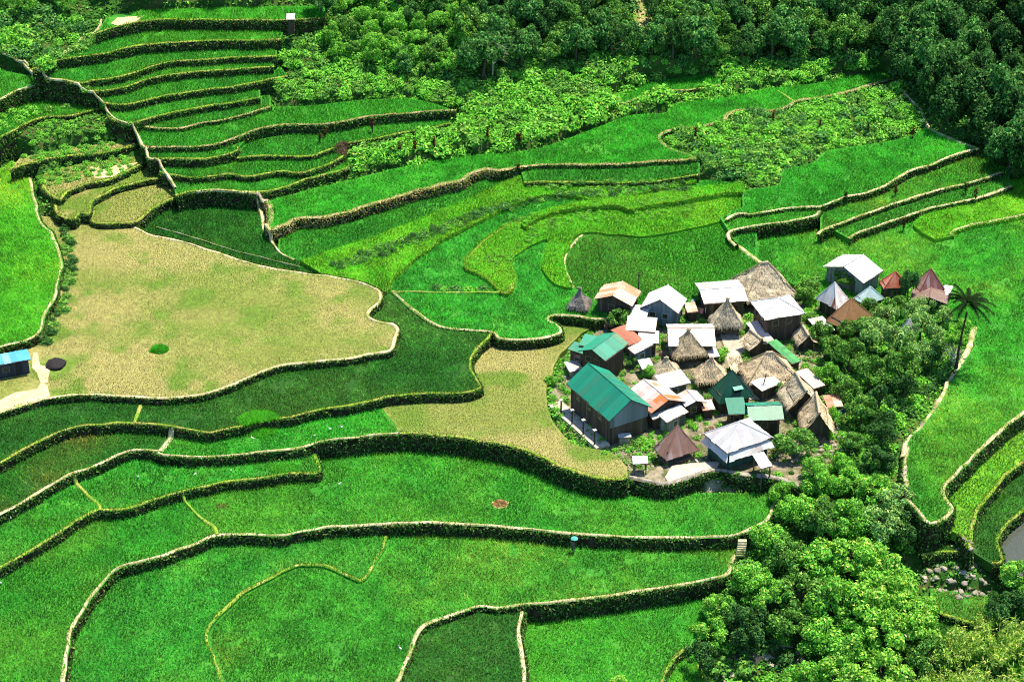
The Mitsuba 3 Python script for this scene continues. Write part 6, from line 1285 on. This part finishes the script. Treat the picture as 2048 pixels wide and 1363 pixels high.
    if key == 'teal_hall':
        for i in range(4):
            t = -Y + 1.0 + i * (2 * Y - 2) / 3
            m = tube([[-X - 1.25, t, low - 0.4], [-X - 1.25, t, 2.1]], 0.10, 8)
            pk = put('post', (place(m[0], frame), m[1]), 'matt', k, smooth=True, color=(0.07, 0.06, 0.05))
            v, f = box(-X - 1.45, -X - 1.05, t - .2, t + .2, 2.1, 2.2)
            put('cap', (place(v, frame), f), 'matt', pk, color=(0.55, 0.52, 0.46))
        v, f = box(-X - 1.5, -wx - 0.1, -Y + .2, Y + 1.6, low - 0.6, 0.18)
        put('terrace', (place(v, frame), f), 'm_plaza', k)
    return k


for args in BUILD:
    key, label, cat, roof, frame, (eave, rise), tmat, wall, opt = args
    house(key, label, cat, roof, frame, eave, rise, tmat, wall, opt)

# ---------------------------------------------------------------- small things
def rock(x, y, z, r, seed):
    m = trimesh.creation.icosphere(subdivisions=2, radius=1.0)
    v = np.array(m.vertices)
    for k_ in range(5):
        nrm = unit(np.random.default_rng(seed * 7 + k_).normal(0, 1, 3))
        v = v - np.maximum(v @ nrm - 0.62, 0)[:, None] * nrm
    v = v * (0.8 + 0.4 * meshkit.fbm(v * 1.4 + seed * 3.3, 3, 2))[:, None] * [1, 0.8, 0.6]
    a = seed * 1.7
    v = np.column_stack([v[:, 0] * math.cos(a) - v[:, 1] * math.sin(a), v[:, 0] * math.sin(a) + v[:, 1] * math.cos(a), v[:, 2]])
    return v * r + [x, y, z], np.array(m.faces)


for name, zone, count, (s0, s1) in ROCKS:
    zp = Polygon(zone).buffer(0)
    p = spaced(zp, 0.45)
    p = p[: count]
    zz = height(p[:, 0], p[:, 1])
    for i, (q, z) in enumerate(zip(p, zz)):
        r = float(rng.uniform(s0, s1) ** 1.0)
        put('boulder', rock(q[0], q[1], float(z) + r * 0.12, r, i + len(name)), 'm_stone', smooth=False, label=ROCK_LABEL[name][0], category='rock', group=ROCK_LABEL[name][1])

for i, (bx, by, tx, ty, h, lab) in enumerate(POLES):
    z = h1(bx, by)
    k = thing('utility_pole', lab, 'pole')
    put('shaft', tube([[bx, by, z - .4], [(bx + tx) / 2, (by + ty) / 2, z + h * .5], [tx, ty, z + h]], [0.09, 0.075, 0.06], 8), 'matt', k, smooth=True, color=(0.09, 0.075, 0.06))
    v, f = box(-.35, .35, -.04, .04, 0, .08)
    put('crossarm', (v + [tx, ty, z + h - .3], f), 'matt', k, color=(0.10, 0.085, 0.07))

# stone steps between the path of the broad paddy and the one below
k = thing('stone_steps', 'short flight of pale stone steps joining the two long ridge paths', 'steps')
(ax, ay, az), (bx, by, bz) = STEPS
for i in range(7):
    t = (i + 0.5) / 7
    c = np.array([ax + (bx - ax) * t, ay + (by - ay) * t, az + (bz - az) * t])
    v, f = box(-.48, .48, -.22, .22, -.22, 0.02)
    put('step', (v + c, f), 'm_pale', k)

# flat slabs and plots
for name, lab, bsdf, pts, up in SLABS:
    P_ = Polygon(pts).buffer(0)
    g = shapely.segmentize(P_, 0.7)
    m = trimesh.creation.triangulate_polygon(g.simplify(0.01), engine='earcut')
    v2, f2 = trimesh.remesh.subdivide_to_size(np.column_stack([m[0], np.zeros(len(m[0]))]), m[1], 0.8)
    z = height(v2[:, 0], v2[:, 1])
    ring = np.array(g.exterior.coords)
    put(name, (np.column_stack([v2[:, :2], z + up]), f2), bsdf, smooth=True, kind='structure', label=lab)

# loose grass mounds
for (x, y, r, h, n, base, lab) in MOUNDS:
    a, q = rng.uniform(0, 6.28, n), np.sqrt(rng.uniform(0, 1, n))
    q = q * (0.62 + 0.75 * meshkit.noise(np.column_stack([np.cos(a) * 1.3 + x, np.sin(a) * 1.3 + y, 0 * a]), 8))
    p = np.column_stack([x + r * q * np.cos(a), y + r * 0.75 * q * np.sin(a)])
    z = height(p[:, 0], p[:, 1])
    hh = 0.2 + h * np.clip(1 - q**2, 0, 1) * (0.5 + vnoise(p, 1.1, 5))
    put('grass_tuft', blades(np.column_stack([p, z - 0.05]), hh, 0.06, 0.7, 3), 'blade', color=tint(base, n, 9, 0.35), label=lab, category='grass')

# white egrets in the paddies
def chain(points, radii):
    out = []
    for a, b, r, s in zip(points[:-1], points[1:], radii[:-1], radii[1:]):
        A = manifold3d.Manifold.sphere(r, 14).translate(list(map(float, a)))
        B = manifold3d.Manifold.sphere(s, 14).translate(list(map(float, b)))
        out.append(manifold3d.Manifold.batch_hull([A, B]))
    return manifold3d.Manifold.batch_boolean(out, manifold3d.OpType.Add)


def egret():
    body = chain([(-.34, 0, .42), (-.12, 0, .50), (.10, 0, .56)], [.03, .13, .12])
    neck = chain([(.10, 0, .58), (.20, 0, .72), (.12, 0, .86), (.20, 0, .96)], [.09, .05, .04, .045])
    leg = chain([(.0, .05, .5), (.02, .05, .25), (0, .05, -0.05)], [.03, .018, .018])
    leg2 = chain([(.0, -.05, .5), (.05, -.05, .25), (.04, -.05, -0.05)], [.03, .018, .018])
    beak = chain([(.20, 0, .96), (.36, 0, .93)], [.03, .008])
    return body + neck, leg + leg2, beak


_eb, _el, _ek = egret()
for i, (x, y, z) in enumerate(EGRETS):
    k = thing('egret', 'small white egret standing in the rice', 'bird', 'white egrets in the paddies')
    a = rng.uniform(0, 6.28)
    for nm, man, col in (('body', _eb, (0.85, 0.85, 0.83)), ('legs', _el, (0.05, 0.05, 0.04)), ('beak', _ek, (0.55, 0.38, 0.06))):
        m = man.to_mesh()
        v = np.array(m.vert_properties[:, :3], float)
        v = np.column_stack([v[:, 0] * math.cos(a) - v[:, 1] * math.sin(a), v[:, 0] * math.sin(a) + v[:, 1] * math.cos(a), v[:, 2]]) * 0.65 + [x, y, z]
        put(nm, (v, np.array(m.tri_verts)), 'matt', k, smooth=True, color=col)

# one farmer under a teal umbrella at the foot of the long wall
k = thing('person', 'person in dark clothes standing at the foot of the long wall under a teal umbrella', 'person')
fx, fy, fz = FARMER
limbs = [chain([(0, 0, .9), (0, 0, 1.15), (0, 0, 1.38)], [.15, .15, .16]), chain([(0, 0, 1.38), (0, .01, 1.50)], [.06, .055]), chain([(0, .02, 1.58), (0, .03, 1.64)], [.095, .09])]
for s in (-1, 1):
    limbs.append(chain([(s * .09, 0, .9), (s * .10, .04, .5), (s * .10, -.02, .05), (s * .10, .12, .03)], [.10, .07, .05, .04]))
    limbs.append(chain([(s * .18, 0, 1.38), (s * .24, .03, 1.12), (s * .16, .22, 1.22 if s > 0 else .95), (s * .13, .28, 1.28 if s > 0 else .88)], [.06, .045, .035, .04]))
body = manifold3d.Manifold.batch_boolean(limbs, manifold3d.OpType.Add).refine_to_length(0.05)
m = body.to_mesh()
tm = trimesh.Trimesh(m.vert_properties[:, :3], m.tri_verts)
trimesh.smoothing.filter_taubin(tm, iterations=6)
v = np.array(tm.vertices)
skin = (v[:, 2] > 1.47) | (np.abs(v[:, 1]) > .2) & (v[:, 2] > .8)
put('body', (v + [fx, fy, fz], np.array(tm.faces)), 'matt', k, smooth=True, color=np.where(skin[:, None], [(0.25, 0.14, 0.09)], np.where((v[:, 2] < .92)[:, None], [(0.05, 0.05, 0.07)], [(0.12, 0.10, 0.10)])))
hair = trimesh.creation.icosphere(subdivisions=2, radius=.108)
hair.apply_translation([0, .01, 1.66])
put('hair', (np.array(hair.vertices) + [fx, fy, fz], np.array(hair.faces)), 'matt', k, smooth=True, color=(0.015, 0.012, 0.01))
k = thing('umbrella', 'open teal umbrella held by the person in the paddy', 'umbrella')
an, rr = np.meshgrid(np.linspace(0, 2 * np.pi, 33), np.linspace(0.02, 1, 7), indexing='ij')
rad = 0.42 * rr * (1 - 0.06 * np.abs(np.sin(an * 4)) * rr)
vv = np.stack([rad * np.cos(an), rad * np.sin(an), 2.06 - 0.24 * rr**2], -1).reshape(-1, 3)
i, j = [q.ravel() for q in np.meshgrid(np.arange(32), np.arange(6), indexing='ij')]
a = i * 7 + j
put('canopy', (vv + [fx + .13, fy + .25, fz], np.vstack([np.stack([a, a + 7, a + 8], 1), np.stack([a, a + 8, a + 1], 1)])), 'matt', k, smooth=True, color=(0.10, 0.50, 0.42))
put('shaft', tube([[fx + .13, fy + .27, fz + 1.2], [fx + .13, fy + .25, fz + 2.08]], .012), 'matt', k, color=(0.1, 0.1, 0.1))

# charred straw heap by the tarpaulin shelter
x, y = HEAP
m = trimesh.creation.icosphere(subdivisions=4, radius=1.0)
v = np.array(m.vertices)
v = v * (0.8 + 0.5 * meshkit.fbm(v * 2.0, 4, 3))[:, None] * [1.15, 1.25, 0.5]
put('straw_heap', (v + [x, y, h1(x, y) + .05], np.array(m.faces)), 'matt', smooth=True, color=np.exp(rng.normal(0, .3, (len(v), 1))) * np.array([0.022, 0.022, 0.026]), label='black charred straw heap beside the blue tarpaulin shelter', category='heap')

# yard weeds and loose stones between the houses
hx = rng.uniform(YARD.bounds[0], YARD.bounds[2], 9000)
hy = rng.uniform(YARD.bounds[1], YARD.bounds[3], 9000)
q = np.column_stack([hx, hy])
q = q[shapely.contains_xy(YARD, hx, hy)]
q = q[(vnoise(q, 0.35, 91) > 0.52) & np.isneginf(terrace_top(q[:, 0], q[:, 1]))]
cl = np.repeat(q, 5, 0) + rng.normal(0, 0.22, (len(q) * 5, 2))
put('yard_weeds', leaves(np.column_stack([cl, height(cl[:, 0], cl[:, 1]) + rng.uniform(0.03, 0.35, len(cl))]), np.tile([0, 0, 1.0], (len(cl), 1)), rng.uniform(0.10, 0.22, len(cl)), 0.5), 'leaf',
    color=tint(np.array([(0.07, 0.24, 0.03), (0.14, 0.36, 0.05), (0.20, 0.24, 0.07)])[rng.choice(3, len(cl))], len(cl), 4, 0.35), kind='stuff', label='weeds between the village houses', category='weeds')
sx = rng.uniform(YARD.bounds[0], YARD.bounds[2], 2600)
sy = rng.uniform(YARD.bounds[1], YARD.bounds[3], 2600)
q = np.column_stack([sx, sy])
q = q[shapely.contains_xy(YARD, sx, sy)]
q = q[(vnoise(q, 0.3, 17) > 0.5) & np.isneginf(terrace_top(q[:, 0], q[:, 1]))]
hz_ = height(q[:, 0], q[:, 1])
ico = trimesh.creation.icosphere(subdivisions=1)
put('rubble', join([(np.array(ico.vertices) * rng.uniform(0.05, 0.2) * rng.uniform(0.6, 1.3, 3) * [1, 1, .6] + [a[0], a[1], z], np.array(ico.faces)) for a, z in zip(q, hz_)]), 'm_stone', kind='stuff', label='loose stones and rubble between the village houses', category='rubble')

# plants between the houses, clear of the roofs
roofs = shapely.union_all([Polygon(place([[sx * f[3] / 2, sy * f[4] / 2, 0] for sx, sy in ((-1, -1), (1, -1), (1, 1), (-1, 1))], f)[:, :2]).buffer(-0.1) for f in (b_[4] for b_ in BUILD)])
free = YARD.difference(roofs)
p = spaced(free, 1.25)
p = p[(vnoise(p, 0.22, 61) > 0.38) & np.isneginf(terrace_top(p[:, 0], p[:, 1]))]
pave = shapely.union_all([Polygon(s_[3]).buffer(0) for s_ in SLABS if s_[0] in ('plaza', 'paved_path')])
p = p[~shapely.contains_xy(pave, p[:, 0], p[:, 1])]
labels['yard_plants'] = {'label': 'low shrubs and garden plants growing between the village houses', 'kind': 'stuff', 'category': 'undergrowth'}
for i, (q, z) in enumerate(zip(p, height(p[:, 0], p[:, 1]))):
    s = float(rng.uniform(0.3, 0.8))
    scene[f'yard_plants__{i + 1:03d}'] = {'type': 'instance', 'to_world': T().translate([q[0], q[1], float(z) - 0.08]).rotate([0, 0, 1], float(rng.uniform(0, 360))).scale([s, s, s * float(rng.uniform(0.7, 1.3))]),
                                         'shapegroup': {'type': 'ref', 'id': f'group_shrub_{("bright", "round", "bright")[i % 3]}_{i % 3}'}}

for (x, y, z), col, lab in BARRELS:
    k = thing('water_barrel', lab, 'barrel')
    prof = [(0.0, 0.0), (0.27, 0.0), (0.30, 0.1), (0.29, 0.28), (0.315, 0.3), (0.29, 0.32), (0.29, 0.58), (0.315, 0.6), (0.29, 0.62), (0.30, 0.85), (0.27, 0.9), (0.0, 0.9)]
    m = trimesh.creation.revolve(prof, sections=20)
    put('drum', (np.array(m.vertices) + [x, y, z], np.array(m.faces)), 'sheet_metal', k, smooth=True, color=col)
    m = trimesh.creation.revolve([(0.0, 0.0), (0.25, 0.0), (0.25, 0.04), (0.0, 0.05)], sections=20)
    put('lid', (np.array(m.vertices) + [x, y, z + 0.9], np.array(m.faces)), 'sheet_metal', k, smooth=True, color=np.array(col) * 0.6)

for (x, y, z), ang, lab in WOODPILES:
    k = thing('woodpile', lab, 'woodpile')
    a = math.radians(ang)
    for r in range(4):
        for c_ in range(7 - r):
            o = (c_ - (6 - r) / 2) * 0.2
            L = rng.uniform(0.5, 0.75)
            ca, sa = math.cos(a), math.sin(a)
            p0 = np.array([x + o * ca - L * sa, y + o * sa + L * ca, z + 0.1 + r * 0.17])
            p1 = np.array([x + o * ca + L * sa, y + o * sa - L * ca, z + 0.1 + r * 0.17])
            put('log', tube([p0, (p0 + p1) / 2 + rng.normal(0, .015, 3), p1], rng.uniform(0.075, 0.105), 6), 'matt', k, color=np.array([0.20, 0.15, 0.10]) * math.exp(rng.normal(0, 0.3)))

for (p0, p1), cols, lab in LINES:
    p0, p1 = np.array(p0), np.array(p1)
    k = thing('clothes_line', lab, 'clothes line')
    for p in (p0, p1):
        put('post', tube([p - [0, 0, .3], p + [0, 0, .9], p + [.02, 0, 1.8]], [0.05, 0.045, 0.04]), 'matt', k, color=(0.14, 0.11, 0.08))
    t = np.linspace(0, 1, 9)
    ln = p0 + (p1 - p0) * t[:, None] + np.column_stack([0 * t, 0 * t, 1.72 - 0.15 * np.sin(t * np.pi)])
    put('line', tube(ln, 0.012, 4), 'matt', k, color=(0.3, 0.3, 0.28))
    d = unit((p1 - p0) * [1, 1, 0])
    for i, col in enumerate(cols):
        tt = (i + 0.7) / (len(cols) + 0.4)
        c0 = np.array([np.interp(tt, t, ln[:, j_]) for j_ in range(3)])
        n_ = 6
        u, v_ = np.meshgrid(np.linspace(-0.24, 0.24, n_), np.linspace(0, 0.75, n_), indexing='ij')
        wav = 0.05 * np.sin(u * 18 + i) * v_
        P3 = c0 + d * u[..., None] + np.cross(d, [0, 0, 1]) * wav[..., None] - np.array([0, 0, 1.0]) * v_[..., None]
        ii, jj = [q.ravel() for q in np.meshgrid(np.arange(n_ - 1), np.arange(n_ - 1), indexing='ij')]
        a_ = ii * n_ + jj
        gk = thing('cloth', f'{col[0]} cloth hanging on the {lab}', 'cloth')
        scene[gk] = ply((P3.reshape(-1, 3), np.vstack([np.stack([a_, a_ + n_, a_ + n_ + 1], 1), np.stack([a_, a_ + n_ + 1, a_ + 1], 1)])), 'matt', smooth=True, color=np.tile(np.array(col[1]), (n_ * n_, 1)))

for (x, y, z), h_, lab in DEAD:
    r_ = np.random.default_rng(int(abs(x * 100)))
    key = thing('bare_tree', lab, 'tree')
    parts = [tube([[0, 0, -.3], [.1, 0, h_ * .35], [.05, .1, h_ * .6]], [.13, .10, .07], 6)]
    for q in range(11):
        a_, s_ = r_.uniform(0, 6.28), r_.uniform(.25, .6)
        p0 = np.array([.08, .05, h_ * s_])
        d_ = np.array([math.cos(a_), math.sin(a_), r_.uniform(.4, 1.1)])
        L = h_ * r_.uniform(.25, .45)
        p1 = p0 + d_ * L * .5
        p2 = p1 + (d_ + r_.normal(0, .3, 3)) * L * .5
        parts.append(tube([p0, p1, p2], [.06, .04, .015], 5))
        for s2 in range(2):
            parts.append(tube([p1, p1 + (d_ + r_.normal(0, .6, 3)) * L * .3, p1 + (d_ + r_.normal(0, .7, 3)) * L * .55], [.035, .022, .01], 4))
    v, f = join(parts)
    put('branches', (v + [x, y, z], f), 'matt', key, color=(0.42, 0.40, 0.34))
